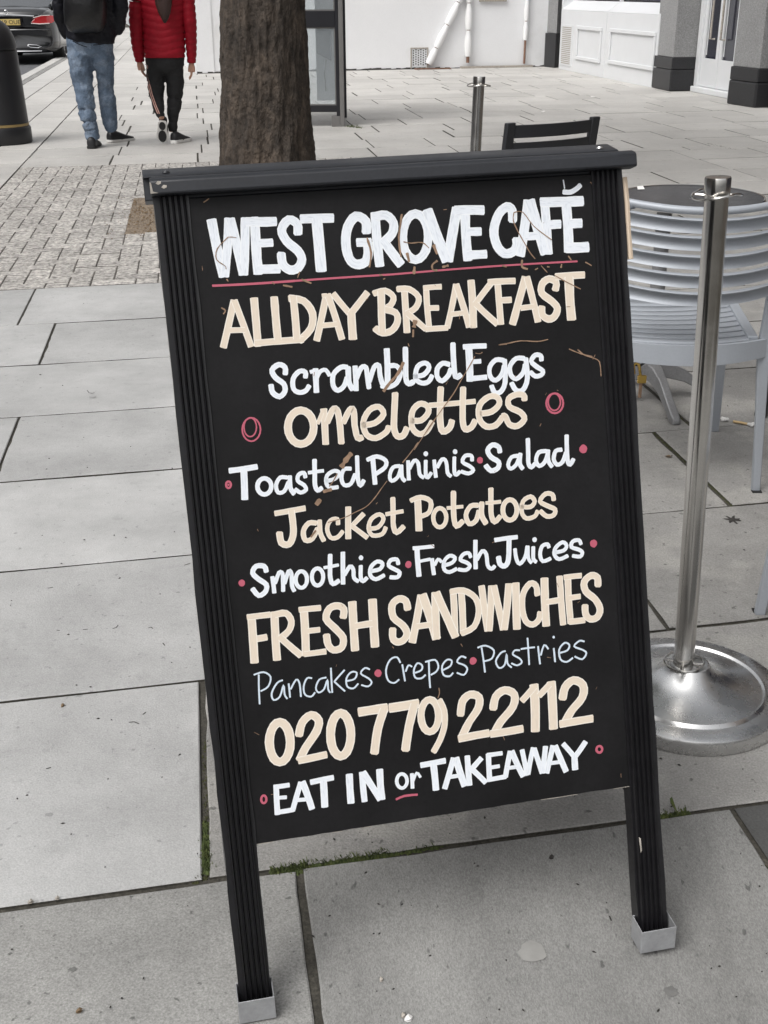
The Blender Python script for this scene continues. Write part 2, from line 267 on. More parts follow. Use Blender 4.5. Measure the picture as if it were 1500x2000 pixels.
LET=[
('WEST GROVE CAFE heading','white',"l126 -2418,10717 -2336,9999;l113 -2199,10715 -2326,9998;l120 -2182,10711 -2086,10003;l114 -1993,10707 -2081,10003;l124 -1872,10708 -1896,9997;l117 -1989,10661 -1600,10640;l107 -1843,10383 -1673,10380;l118 -1893,10058 -1615,10046;c116 -1342,10467 -1337,10501 -1331,10549 -1337,10590 -1364,10621 -1403,10646 -1442,10651 -1482,10626 -1521,10582 -1544,10534 -1542,10487 -1522,10435 -1494,10386 -1453,10341 -1402,10298 -1362,10257 -1338,10217 -1323,10179 -1320,10142 -1330,10105 -1351,10070 -1377,10043 -1410,10026 -1449,10018 -1485,10021 -1518,10038 -1549,10065 -1571,10099 -1579,10146 -1579,10199 -1578,10237;l116 -1289,10652 -861,10637;l141 -1079,10642 -1083,9976;c125 -452,10427 -445,10466 -438,10521 -445,10568 -476,10604 -522,10633 -567,10639 -610,10615 -652,10569 -686,10514 -709,10451 -724,10380 -731,10310 -730,10241 -720,10173 -704,10117 -682,10078 -654,10050 -622,10034 -583,10029 -540,10036 -504,10052 -479,10077 -462,10112 -450,10152 -444,10203 -445,10260 -445,10300;l111 -588,10309 -397,10300;l122 -314,10672 -311,9986;c118 -318,10620 -279,10627 -223,10634 -173,10629 -135,10605 -102,10568 -83,10528 -80,10484 -91,10435 -113,10391 -153,10350 -203,10312 -239,10286;l126 -230,10294 -26,9984;o116 365,10320 349,10229 318,10149 275,10086 224,10048 170,10037 118,10055 74,10100 42,10167 25,10251 24,10342 40,10432 72,10512 115,10574 165,10613 219,10624 271,10606 315,10562 347,10494 364,10411;l146 379,10664 593,9990;l138 783,10666 603,9989;l129 887,10660 876,9980;l125 747,10633 1143,10614;l111 900,10352 1085,10343;l115 867,10051 1136,10045;c124 1523,10453 1527,10491 1531,10543 1527,10585 1512,10614 1490,10633 1462,10637 1425,10623 1382,10595 1343,10553 1308,10493 1277,10419 1258,10346 1256,10277 1267,10209 1284,10150 1310,10102 1343,10063 1379,10037 1417,10030 1458,10035 1492,10048 1519,10065 1539,10088 1554,10115 1561,10148 1561,10186 1561,10212;l131 1758,10704 1592,9988;l146 1776,10703 1948,9995;l104 1695,10239 1856,10237;l125 1984,10708 1984,9988;l132 1925,10667 2522,10649;l117 2036,10368 2188,10367;l137 2282,10619 2276,9991;l124 2321,10364 2484,10361;l137 2242,10051 2556,10044;c65 2255,10784 2280,10780 2315,10775 2350,10775 2381,10784 2411,10798 2438,10813 2462,10829 2483,10847 2497,10859;l17 2262,10939 2273,10829"),
('pink line ruled under the heading','red',"l29 -2490,9894 -1437,9880;l25 -1437,9880 -140,9871;l24 -140,9871 2383,9865"),
('ALLDAY BREAKFAST words','cream',"l90 -2238,9692 -2433,9108;l86 -2234,9692 -2077,9091;l73 -2324,9319 -2134,9309;l101 -1981,9702 -1990,9090;l87 -2021,9130 -1394,9128;l101 -1722,9697 -1728,9150;l97 -1479,9687 -1482,9139;c97 -1528,9665 -1479,9657 -1408,9643 -1347,9617 -1303,9571 -1268,9513 -1248,9452 -1245,9390 -1257,9324 -1283,9263 -1335,9205 -1401,9152 -1449,9115;l89 -1044,9681 -1228,9097;l89 -1030,9680 -893,9088;l71 -1130,9286 -941,9289;l50 -1103,9668 -1040,9669;l85 -959,9683 -760,9406;l90 -502,9667 -751,9405;l108 -741,9414 -750,9076;l101 -321,9672 -353,9136;c83 -423,9644 -380,9654 -320,9667 -267,9668 -223,9647 -186,9615 -165,9581 -167,9546 -185,9509 -210,9479 -245,9458 -285,9443 -314,9434;c91 -314,9434 -268,9421 -204,9403 -155,9377 -135,9343 -131,9302 -138,9261 -156,9221 -186,9182 -220,9153 -262,9134 -308,9126 -350,9127 -388,9146 -421,9175 -444,9197;l91 -11,9680 -23,9106;c82 -102,9678 -61,9678 -2,9678 52,9666 100,9636 145,9595 171,9552 170,9507 151,9462 123,9423 80,9392 27,9369 -11,9353;l82 7,9352 236,9130;l82 281,9667 281,9117;l73 245,9666 489,9666;l73 305,9400 430,9394;l74 227,9130 532,9124;l83 689,9682 523,9125;l89 689,9682 824,9110;l70 593,9298 760,9303;l102 896,9720 879,9102;l84 1193,9690 927,9406;l89 937,9406 1215,9119;l90 1257,9677 1261,9112;l84 1126,9677 1502,9668;l85 1286,9429 1431,9426;l104 1647,9711 1421,9099;l94 1666,9710 1779,9104;l76 1550,9305 1741,9313;c99 2051,9511 2059,9538 2070,9576 2068,9609 2045,9634 2011,9653 1976,9661 1940,9653 1904,9633 1876,9605 1859,9568 1850,9524 1858,9480 1894,9440 1947,9400 1993,9362 2025,9329 2050,9298 2063,9266 2057,9229 2039,9191 2017,9161 1990,9142 1959,9132 1928,9132 1898,9144 1868,9165 1847,9192 1840,9229 1842,9271 1845,9301;l95 2063,9682 2476,9679;l130 2254,9668 2252,9094"),
('Scrambled Eggs words','white',"c71 -1675,8704 -1671,8728 -1666,8762 -1671,8791 -1689,8812 -1717,8828 -1746,8833 -1781,8821 -1818,8798 -1841,8771 -1841,8740 -1827,8705 -1806,8671 -1775,8641 -1737,8613 -1708,8583 -1696,8550 -1693,8516 -1700,8486 -1719,8457 -1748,8433 -1777,8422 -1807,8432 -1838,8455 -1860,8482 -1870,8516 -1871,8553 -1872,8580;c64 -1418,8637 -1414,8658 -1408,8686 -1412,8707 -1431,8721 -1460,8728 -1491,8723 -1522,8703 -1556,8671 -1579,8634 -1590,8590 -1591,8541 -1583,8502 -1564,8476 -1536,8460 -1508,8451 -1479,8451 -1450,8458 -1425,8470 -1406,8489 -1390,8512 -1379,8528;l75 -1275,8740 -1291,8432;c54 -1268,8624 -1255,8646 -1237,8676 -1216,8699 -1192,8711 -1166,8716 -1143,8711 -1125,8690 -1110,8659 -1100,8636;l50 -1350,8702 -1286,8714;c65 -854,8722 -876,8727 -909,8734 -943,8729 -981,8709 -1021,8678 -1051,8641 -1064,8595 -1068,8544 -1064,8500 -1051,8468 -1030,8444 -1007,8433 -979,8441 -947,8461 -920,8488 -900,8522 -885,8562 -875,8590;c72 -845,8721 -849,8670 -853,8598 -853,8535 -841,8489 -824,8451 -812,8425;l69 -753,8731 -768,8408;c65 -751,8562 -731,8602 -702,8657 -675,8698 -651,8713 -628,8714 -611,8701 -604,8673 -604,8631 -603,8585 -600,8529 -596,8469 -594,8427;c65 -582,8512 -561,8564 -531,8637 -503,8692 -477,8717 -454,8724 -437,8713 -431,8677 -433,8623 -431,8570 -422,8520 -411,8472 -403,8439;l80 -313,8920 -341,8455;c66 -311,8693 -280,8694 -237,8694 -202,8684 -177,8660 -160,8627 -155,8591 -167,8547 -191,8500 -221,8462 -256,8439 -297,8425 -335,8418 -370,8423 -402,8435 -424,8444;c73 -63,8910 -67,8849 -72,8763 -77,8682 -83,8615 -88,8553 -88,8504 -83,8471 -72,8450 -57,8439 -35,8440 -9,8451 9,8460;c66 24,8530 60,8529 110,8528 154,8537 190,8563 221,8597 236,8629 231,8655 212,8679 186,8691 152,8689 113,8676 81,8651 58,8607 43,8550 40,8502 57,8470 86,8447 118,8432 149,8427 182,8431 211,8442 235,8466 255,8496 268,8518;c67 516,8641 492,8651 458,8664 425,8667 395,8653 366,8630 345,8602 335,8567 332,8528 336,8494 350,8466 372,8444 397,8435 426,8447 458,8472 486,8499 506,8530 520,8563 530,8586;c74 585,8914 581,8850 577,8759 575,8672 575,8594 577,8521 586,8473 608,8464 637,8480 657,8494;l97 795,8861 777,8398;l71 720,8858 1038,8846;l64 779,8655 948,8650;l71 761,8430 1015,8432;c64 1267,8632 1238,8641 1195,8652 1155,8650 1120,8629 1086,8596 1063,8559 1053,8516 1054,8470 1063,8432 1081,8404 1106,8385 1134,8380 1165,8394 1198,8422 1225,8454 1243,8491 1254,8531 1262,8560;c68 1278,8640 1275,8556 1271,8439 1261,8342 1241,8283 1215,8245 1189,8220 1160,8207 1131,8207 1107,8218 1089,8246 1077,8285 1069,8313;c65 1553,8635 1523,8642 1480,8649 1439,8645 1403,8623 1370,8589 1347,8553 1337,8513 1339,8470 1347,8434 1365,8405 1390,8382 1419,8373 1453,8387 1490,8415 1520,8447 1538,8484 1549,8524 1556,8553;c69 1572,8634 1576,8561 1580,8458 1575,8369 1558,8305 1532,8254 1503,8220 1472,8204 1437,8206 1407,8219 1383,8250 1363,8293 1349,8325;c65 1789,8588 1790,8607 1791,8632 1784,8652 1763,8665 1735,8671 1708,8668 1681,8649 1656,8620 1645,8591 1658,8564 1687,8537 1716,8512 1746,8490 1778,8470 1798,8450 1800,8430 1791,8412 1775,8397 1750,8388 1717,8383 1688,8387 1663,8404 1640,8429 1625,8447"),
('omelettes word','cream',"o103 -1369,7985 -1384,7918 -1414,7859 -1456,7814 -1506,7788 -1559,7782 -1610,7798 -1654,7834 -1687,7886 -1705,7949 -1706,8017 -1692,8084 -1662,8143 -1620,8187 -1570,8214 -1517,8220 -1466,8204 -1422,8169 -1389,8117 -1371,8054;l90 -1217,8212 -1233,7745;l54 -1315,8025 -1239,8169;c86 -1188,8031 -1165,8076 -1132,8138 -1102,8183 -1080,8201 -1062,8202 -1047,8187 -1036,8159 -1029,8115 -1024,8051 -1022,7950 -1024,7829 -1025,7743;c83 -973,8011 -947,8056 -910,8118 -878,8163 -854,8180 -836,8180 -823,8158 -822,8106 -827,8032 -829,7961 -823,7895 -815,7832 -802,7788 -782,7777 -758,7786 -741,7795;c80 -724,7951 -679,7951 -617,7952 -558,7963 -506,7991 -458,8029 -430,8068 -432,8108 -454,8147 -485,8172 -524,8175 -572,8164 -616,8139 -655,8097 -690,8042 -711,7986 -714,7928 -702,7869 -681,7821 -647,7790 -603,7770 -557,7764 -507,7778 -454,7805 -414,7832 -392,7857 -382,7883 -376,7901;c88 -251,8330 -260,8255 -274,8149 -286,8055 -295,7985 -303,7927 -305,7876 -300,7829 -289,7791 -272,7764 -247,7753 -217,7754 -189,7765 -165,7793 -145,7831 -131,7859;c81 -62,7952 -28,7945 21,7937 67,7940 110,7965 151,8002 178,8039 184,8073 175,8106 158,8131 130,8150 94,8161 58,8158 21,8138 -16,8104 -43,8059 -59,7997 -65,7924 -60,7862 -40,7817 -9,7783 24,7763 58,7759 95,7769 129,7789 163,7827 195,7874 217,7908;c89 371,8347 361,8269 348,8159 338,8060 331,7990 327,7931 327,7880 330,7831 336,7789 351,7765 380,7764 417,7781 448,7805 467,7836 480,7874 488,7901;l70 194,8128 831,8125;c86 677,8320 668,8241 656,8130 647,8032 641,7966 637,7914 637,7869 640,7826 647,7789 661,7766 686,7761 718,7770 748,7785 772,7812 793,7847 807,7871;c83 893,7955 934,7955 992,7957 1046,7968 1091,7992 1131,8025 1157,8058 1163,8092 1155,8126 1136,8152 1106,8168 1067,8177 1024,8171 974,8148 922,8111 883,8065 865,8008 861,7942 869,7884 888,7838 919,7800 955,7775 997,7765 1044,7768 1088,7781 1129,7811 1166,7852 1191,7881;c84 1512,8081 1514,8100 1516,8125 1507,8146 1480,8158 1442,8165 1403,8164 1364,8156 1323,8141 1295,8119 1282,8087 1281,8047 1296,8009 1338,7979 1396,7951 1443,7922 1472,7890 1491,7857 1493,7826 1471,7793 1432,7762 1391,7743 1352,7741 1312,7752 1278,7772 1257,7808 1243,7854 1230,7887 1215,7896 1201,7894 1192,7890"),
('two pink rings beside the omelettes line','red',"o21 -2065,8021 -2075,7975 -2096,7934 -2126,7904 -2160,7885 -2197,7881 -2233,7892 -2263,7917 -2286,7953 -2298,7996 -2299,8043 -2289,8089 -2268,8130 -2239,8160 -2204,8179 -2167,8183 -2132,8172 -2101,8147 -2079,8112 -2066,8068;o18 -2113,8056 -2121,8018 -2135,7985 -2156,7960 -2180,7944 -2206,7941 -2230,7949 -2251,7969 -2266,7997 -2274,8033 -2274,8071 -2266,8108 -2251,8141 -2231,8167 -2206,8182 -2181,8186 -2157,8177 -2136,8158 -2121,8129 -2113,8094;o27 2055,7988 2046,7947 2026,7911 1998,7884 1963,7868 1926,7865 1889,7875 1858,7897 1833,7929 1819,7968 1816,8010 1825,8050 1845,8086 1873,8113 1908,8129 1945,8133 1981,8123 2013,8101 2037,8069 2052,8030;o21 2017,8008 2011,7973 1996,7943 1975,7919 1950,7905 1923,7902 1896,7910 1873,7929 1856,7955 1846,7988 1844,8024 1851,8058 1866,8089 1886,8112 1912,8126 1939,8130 1965,8122 1988,8103 2005,8076 2015,8044"),
('Toasted Paninis Salad words','white',"l74 -2521,7528 -2153,7545;l88 -2332,7527 -2358,7133;o60 -1997,7269 -2005,7238 -2020,7210 -2043,7189 -2069,7176 -2098,7174 -2125,7182 -2148,7200 -2166,7225 -2176,7255 -2177,7288 -2169,7320 -2154,7348 -2132,7369 -2105,7381 -2077,7383 -2050,7375 -2026,7358 -2008,7333 -1998,7302;c54 -1782,7364 -1806,7370 -1840,7377 -1871,7373 -1897,7350 -1920,7316 -1934,7281 -1936,7244 -1930,7206 -1917,7180 -1894,7172 -1863,7175 -1835,7190 -1810,7223 -1787,7268 -1771,7300;c61 -1745,7378 -1748,7336 -1752,7277 -1751,7226 -1739,7189 -1723,7160 -1711,7141;c54 -1542,7339 -1543,7359 -1545,7386 -1554,7403 -1576,7405 -1605,7398 -1628,7384 -1641,7361 -1648,7332 -1644,7305 -1624,7283 -1594,7263 -1569,7243 -1555,7220 -1546,7197 -1548,7178 -1567,7163 -1595,7152 -1623,7149 -1649,7163 -1673,7185 -1690,7202;c61 -1400,7559 -1404,7514 -1408,7451 -1413,7389 -1418,7332 -1423,7275 -1424,7228 -1419,7193 -1410,7167 -1397,7153 -1377,7156 -1353,7171 -1336,7183;l47 -1500,7398 -1292,7404;c54 -1269,7266 -1239,7268 -1196,7272 -1158,7282 -1127,7301 -1101,7325 -1089,7347 -1097,7366 -1120,7383 -1148,7389 -1183,7381 -1223,7362 -1253,7337 -1268,7304 -1274,7264 -1272,7230 -1263,7205 -1246,7185 -1223,7171 -1190,7166 -1151,7168 -1123,7170;c55 -929,7394 -955,7398 -990,7402 -1020,7394 -1042,7367 -1058,7329 -1066,7291 -1065,7252 -1056,7214 -1039,7188 -1012,7179 -978,7181 -947,7197 -921,7233 -897,7282 -881,7317;c58 -833,7551 -836,7501 -840,7431 -844,7368 -847,7320 -849,7278 -848,7241 -843,7204 -834,7172 -823,7157 -805,7170 -785,7201 -771,7224;l66 -626,7509 -624,7154;c58 -701,7489 -666,7501 -617,7517 -570,7521 -526,7508 -483,7483 -456,7456 -447,7427 -453,7396 -473,7366 -514,7337 -569,7309 -609,7289;c52 -270,7364 -295,7365 -331,7366 -363,7355 -387,7327 -407,7287 -418,7251 -419,7220 -412,7191 -397,7176 -371,7180 -338,7198 -310,7222 -289,7257 -274,7298 -263,7327;c55 -250,7371 -253,7328 -256,7267 -254,7216 -244,7188 -228,7169 -217,7158;l52 -153,7425 -164,7162;c52 -144,7315 -124,7347 -96,7390 -70,7417 -49,7418 -31,7402 -18,7375 -14,7331 -15,7274 -11,7228 4,7202 25,7187 40,7177;c52 87,7401 82,7349 75,7277 72,7220 76,7190 84,7175 96,7171 113,7185 133,7211 148,7230;d32 95,7492;l52 203,7399 207,7160;c52 237,7295 257,7327 286,7370 311,7397 332,7398 351,7383 364,7355 369,7310 368,7254 371,7208 384,7182 402,7167 414,7157;c53 482,7408 476,7353 469,7277 466,7216 470,7186 479,7172 490,7168 507,7176 527,7195 541,7209;d32 497,7480;c53 722,7338 723,7357 725,7383 717,7403 694,7413 661,7417 633,7411 610,7391 592,7361 589,7333 610,7310 646,7289 678,7269 703,7247 723,7227 730,7208 717,7191 691,7176 661,7169 626,7177 587,7194 560,7207;c69 1117,7410 1116,7431 1114,7460 1104,7485 1081,7503 1050,7518 1021,7520 992,7507 964,7482 949,7454 952,7423 967,7389 989,7358 1022,7331 1062,7308 1088,7283 1095,7254 1088,7225 1073,7201 1045,7184 1009,7173 975,7174 947,7196 922,7230 905,7255;c54 1370,7338 1344,7339 1307,7339 1274,7329 1249,7302 1229,7266 1219,7233 1222,7206 1234,7184 1253,7174 1277,7180 1307,7199 1333,7221 1352,7251 1368,7285 1378,7310;c61 1401,7363 1394,7328 1385,7279 1382,7235 1391,7202 1407,7175 1419,7157;c61 1521,7555 1519,7500 1515,7422 1512,7352 1508,7301 1505,7258 1506,7223 1514,7194 1526,7172 1541,7163 1561,7174 1585,7196 1602,7213;c58 1768,7364 1738,7366 1696,7366 1661,7356 1638,7327 1621,7286 1615,7249 1621,7216 1637,7186 1657,7170 1683,7175 1712,7193 1738,7218 1758,7253 1774,7295 1785,7325;c58 1798,7371 1793,7333 1787,7279 1788,7232 1801,7195 1820,7164 1834,7143;c58 1991,7361 1966,7362 1932,7362 1903,7351 1884,7321 1871,7280 1866,7243 1873,7210 1889,7181 1909,7164 1934,7162 1963,7172 1989,7193 2012,7232 2033,7282 2047,7318;c62 2073,7549 2067,7455 2061,7326 2060,7223 2067,7173 2079,7151 2093,7145 2112,7160 2132,7191 2147,7215"),
('pink dots of the paninis line','red',"o28 -2516,7345 -2519,7332 -2525,7321 -2533,7312 -2542,7307 -2552,7306 -2562,7309 -2570,7316 -2576,7326 -2579,7338 -2579,7351 -2576,7364 -2571,7376 -2563,7384 -2553,7389 -2544,7390 -2534,7387 -2526,7380 -2520,7370 -2517,7358;d14 -2548,7348;d42 831,7331;d55 2297,7340"),
('Jacket Potatoes words','cream',"l75 -1988,6909 -1580,6937;c90 -1768,6921 -1765,6873 -1763,6804 -1762,6739 -1763,6687 -1767,6640 -1776,6596 -1792,6551 -1815,6510 -1840,6485 -1873,6480 -1910,6491 -1937,6514 -1948,6557 -1950,6612 -1950,6651;c69 -1456,6724 -1482,6731 -1519,6739 -1554,6735 -1587,6710 -1617,6674 -1636,6635 -1641,6591 -1635,6546 -1621,6514 -1595,6503 -1562,6506 -1529,6522 -1497,6561 -1466,6612 -1444,6650;c65 -1407,6755 -1411,6711 -1415,6648 -1414,6592 -1403,6546 -1387,6505 -1375,6478;c58 -1169,6674 -1166,6696 -1164,6726 -1171,6747 -1197,6754 -1232,6752 -1263,6739 -1288,6712 -1308,6675 -1318,6636 -1316,6592 -1303,6546 -1284,6513 -1258,6498 -1225,6496 -1194,6503 -1163,6524 -1134,6554 -1114,6577;l80 -1011,6894 -1050,6469;l66 -810,6781 -1000,6619;l66 -989,6636 -790,6452;c59 -746,6572 -716,6570 -674,6569 -635,6579 -600,6606 -568,6645 -552,6680 -556,6710 -575,6736 -601,6749 -637,6744 -680,6725 -716,6698 -741,6661 -758,6616 -764,6574 -759,6536 -743,6501 -718,6477 -678,6468 -629,6470 -587,6481 -561,6507 -542,6542 -530,6567;c70 -402,6948 -406,6892 -411,6813 -416,6739 -422,6678 -427,6622 -427,6574 -421,6531 -411,6495 -393,6478 -359,6492 -319,6525 -289,6550;l55 -518,6740 -275,6756;l97 -66,6913 -85,6468;c67 -162,6886 -127,6898 -78,6914 -28,6918 23,6905 74,6881 107,6848 112,6802 98,6747 76,6704 39,6680 -7,6668 -40,6661;o60 305,6605 297,6565 282,6531 259,6505 233,6489 205,6486 177,6495 154,6516 136,6547 127,6584 126,6624 133,6664 149,6698 171,6724 198,6740 226,6743 253,6734 276,6713 294,6682 304,6645;c75 431,6943 427,6889 421,6812 416,6741 412,6687 410,6639 410,6593 413,6545 420,6499 434,6473 464,6482 502,6512 529,6534;l49 323,6733 550,6731;c68 759,6723 730,6728 691,6733 654,6725 623,6696 594,6655 579,6612 580,6566 595,6517 616,6487 646,6484 683,6498 714,6523 736,6563 752,6612 762,6648;c76 813,6755 806,6710 797,6647 796,6589 810,6540 832,6497 848,6467;c72 953,6935 949,6878 943,6797 938,6723 934,6667 931,6618 932,6574 940,6530 951,6492 969,6473 997,6486 1031,6518 1055,6542;l50 865,6745 1080,6741;o69 1296,6604 1288,6561 1271,6524 1247,6495 1218,6479 1186,6475 1156,6485 1130,6508 1110,6541 1099,6582 1098,6625 1106,6668 1123,6705 1147,6733 1176,6750 1207,6754 1238,6744 1264,6721 1284,6688 1295,6647;c62 1357,6640 1395,6634 1447,6625 1492,6626 1522,6643 1545,6668 1555,6694 1548,6723 1528,6751 1502,6766 1466,6760 1424,6741 1391,6712 1372,6668 1362,6613 1361,6565 1373,6526 1394,6494 1422,6474 1460,6469 1504,6476 1540,6489 1563,6511 1578,6539 1588,6559;c66 1827,6684 1826,6706 1824,6737 1812,6761 1786,6776 1751,6785 1716,6781 1680,6757 1645,6721 1632,6686 1655,6658 1700,6632 1743,6608 1780,6588 1815,6571 1837,6551 1840,6526 1830,6499 1812,6478 1784,6467 1749,6464 1714,6470 1679,6495 1646,6530 1622,6556"),
('Smoothies Fresh Juices words','white',"c68 -2174,6154 -2176,6176 -2180,6206 -2194,6229 -2225,6242 -2265,6247 -2300,6242 -2326,6221 -2347,6189 -2353,6157 -2339,6127 -2312,6097 -2282,6067 -2249,6039 -2214,6011 -2191,5983 -2186,5952 -2194,5920 -2209,5894 -2236,5870 -2271,5852 -2303,5850 -2331,5877 -2357,5919 -2374,5950;l57 -2101,6082 -2096,5858;c54 -2074,5987 -2055,6029 -2029,6086 -2006,6125 -1988,6133 -1973,6122 -1963,6102 -1961,6073 -1965,6033 -1969,5993 -1971,5949 -1975,5903 -1977,5871;c54 -1949,5972 -1929,6020 -1902,6085 -1879,6129 -1864,6134 -1854,6118 -1847,6088 -1848,6039 -1853,5977 -1854,5924 -1847,5891 -1837,5868 -1830,5853;o54 -1648,5988 -1655,5954 -1669,5924 -1688,5902 -1710,5888 -1734,5886 -1757,5894 -1776,5912 -1791,5939 -1799,5971 -1799,6006 -1792,6039 -1778,6069 -1759,6091 -1737,6105 -1713,6107 -1690,6099 -1671,6081 -1656,6055 -1648,6022;o55 -1430,5997 -1437,5962 -1451,5931 -1470,5908 -1493,5894 -1517,5891 -1540,5899 -1559,5918 -1574,5946 -1581,5979 -1582,6015 -1575,6050 -1561,6080 -1542,6104 -1519,6117 -1495,6120 -1472,6112 -1453,6093 -1438,6066 -1430,6033;c62 -1310,6283 -1315,6240 -1321,6178 -1327,6119 -1332,6067 -1337,6017 -1337,5973 -1333,5935 -1325,5904 -1310,5887 -1283,5891 -1249,5909 -1224,5923;l44 -1408,6119 -1214,6133;l62 -1138,6300 -1174,5867;c55 -1145,5987 -1121,6022 -1089,6068 -1061,6097 -1042,6094 -1029,6074 -1019,6046 -1019,6011 -1023,5970 -1020,5935 -1004,5911 -982,5894 -966,5882;c55 -914,6089 -919,6045 -926,5984 -928,5934 -925,5903 -917,5884 -905,5875 -886,5883 -863,5901 -846,5915;d31 -901,6193;c55 -774,5999 -742,6001 -698,6004 -661,6013 -637,6034 -621,6060 -618,6083 -632,6101 -660,6115 -689,6119 -720,6106 -753,6083 -778,6055 -793,6020 -800,5981 -797,5946 -783,5917 -758,5894 -729,5882 -688,5890 -642,5909 -609,5924;c56 -406,6049 -407,6068 -409,6095 -419,6115 -444,6123 -476,6123 -503,6116 -523,6097 -537,6071 -537,6045 -516,6022 -481,5999 -450,5979 -426,5964 -407,5951 -397,5936 -400,5914 -411,5890 -431,5875 -463,5874 -504,5881 -532,5887;l71 -132,6245 -137,5850;l52 -188,6242 103,6237;l45 -101,6055 41,6067;l57 61,6074 71,5848;c45 91,5977 105,6001 125,6035 144,6055 161,6048 177,6028 188,6012;c53 231,5960 261,5966 303,5973 338,5985 361,6004 378,6026 381,6046 365,6064 337,6079 308,6083 279,6070 249,6046 227,6017 215,5981 212,5940 218,5906 234,5883 260,5867 290,5860 325,5867 364,5883 392,5895;c53 599,6027 595,6046 588,6072 575,6089 552,6094 523,6090 498,6079 476,6060 458,6033 454,6009 474,5992 507,5978 536,5962 558,5945 575,5928 580,5910 569,5891 546,5872 519,5861 483,5864 444,5874 415,5883;l61 684,6255 656,5860;c54 681,5983 705,6018 738,6066 767,6096 789,6094 807,6074 820,6042 825,5996 824,5938 828,5891 841,5863 859,5845 878,5838 896,5843 914,5858 926,5870;l61 950,6225 1278,6232;c73 1155,6212 1148,6132 1138,6021 1124,5932 1107,5887 1087,5864 1066,5854 1043,5855 1019,5869 1001,5889 993,5921 990,5958 989,5985;c54 1228,6071 1229,6035 1231,5983 1237,5938 1247,5901 1261,5870 1280,5857 1306,5871 1337,5903 1364,5942 1382,5992 1395,6049 1404,6089;c50 1413,6088 1411,6040 1408,5973 1410,5918 1422,5887 1437,5868 1449,5856;c54 1490,6070 1485,6024 1479,5961 1478,5910 1489,5883 1505,5867 1517,5858;d33 1516,6167;c55 1712,6035 1710,6050 1706,6071 1696,6084 1672,6086 1642,6081 1616,6065 1598,6035 1585,5994 1579,5955 1582,5917 1592,5880 1611,5857 1647,5857 1692,5870 1724,5882;c55 1804,5958 1838,5960 1885,5964 1923,5973 1947,5990 1963,6013 1967,6035 1958,6058 1937,6080 1912,6088 1878,6077 1839,6052 1809,6024 1791,5995 1782,5962 1783,5932 1795,5902 1817,5874 1846,5858 1888,5862 1936,5879 1971,5891;c55 2174,6030 2170,6048 2163,6073 2148,6090 2121,6095 2086,6092 2059,6081 2041,6061 2030,6033 2034,6008 2062,5989 2104,5973 2139,5958 2162,5943 2178,5929 2186,5914 2183,5894 2172,5873 2153,5861 2118,5863 2076,5874 2045,5883"),
('pink dots of the smoothies line','red',"d43 -2508,6043;d45 -269,6029;d52 2356,6019"),
('FRESH SANDWICHES words','cream',"l111 -2427,5600 -2447,4957;l82 -2483,5579 -2177,5578;l90 -2415,5276 -2251,5283;l108 -2120,5607 -2148,4954;c90 -2115,5570 -2074,5574 -2017,5579 -1970,5570 -1939,5540 -1918,5496 -1909,5452 -1914,5410 -1931,5367 -1957,5328 -1998,5294 -2048,5263 -2083,5243;l94 -2073,5251 -1823,4973;l109 -1728,5623 -1760,4964;l80 -1795,5595 -1503,5586;l77 -1705,5296 -1540,5294;l80 -1780,4989 -1486,4988;c99 -1215,5420 -1206,5451 -1196,5493 -1196,5530 -1213,5555 -1241,5575 -1274,5586 -1311,5588 -1351,5581 -1386,5563 -1416,5527 -1439,5479 -1444,5431 -1421,5384 -1379,5335 -1338,5287 -1300,5238 -1263,5190 -1240,5144 -1238,5096 -1250,5050 -1271,5016 -1304,4997 -1346,4990 -1384,4994 -1411,5012 -1434,5042 -1450,5077 -1458,5122 -1459,5173 -1460,5209;l114 -1073,5617 -1095,4948;l119 -799,5615 -819,4962;l93 -1061,5280 -828,5288;c101 -329,5422 -331,5455 -335,5500 -347,5537 -372,5560 -404,5574 -438,5577 -474,5564 -512,5540 -538,5504 -548,5454 -547,5392 -534,5335 -499,5289 -452,5248 -413,5207 -388,5166 -371,5125 -367,5088 -379,5054 -404,5023 -431,5002 -459,4991 -490,4988 -516,4994 -538,5008 -556,5029 -567,5057 -568,5098 -562,5145 -557,5178;l104 -131,5591 -307,4956;l124 -111,5598 35,4962;l85 -223,5169 -33,5173;l110 69,5604 35,4962;l114 79,5603 302,4954;l95 319,5612 294,4970;l95 431,5598 411,4993;c87 287,5587 331,5591 395,5595 458,5585 518,5556 577,5512 621,5461 646,5402 656,5335 654,5267 638,5197 610,5126 571,5068 512,5032 442,5010 392,4996;l96 720,5620 757,4984;l100 863,5603 777,4981;l96 892,5599 980,4974;l101 1105,5602 993,4973;l113 1202,5600 1173,4954;c86 1499,5393 1499,5431 1499,5485 1489,5528 1467,5554 1437,5570 1404,5567 1367,5539 1327,5492 1297,5436 1280,5372 1273,5299 1272,5229 1277,5163 1289,5101 1308,5052 1335,5019 1368,4999 1401,4992 1435,5000 1468,5021 1494,5048 1509,5082 1516,5122 1521,5150;l114 1617,5618 1595,4945;l94 1836,5620 1841,4933;l86 1619,5282 1816,5287;l95 1954,5616 1950,4938;l79 1897,5594 2154,5592;l79 1955,5299 2118,5302;l87 1932,4964 2161,4960;c100 2381,5421 2384,5454 2386,5499 2379,5537 2357,5560 2325,5574 2292,5576 2254,5562 2215,5535 2188,5502 2178,5461 2182,5413 2198,5366 2235,5322 2286,5278 2329,5234 2358,5186 2380,5136 2389,5091 2384,5048 2366,5009 2342,4980 2311,4964 2274,4959 2241,4964 2214,4980 2192,5007 2176,5040 2171,5083 2173,5131 2175,5166"),
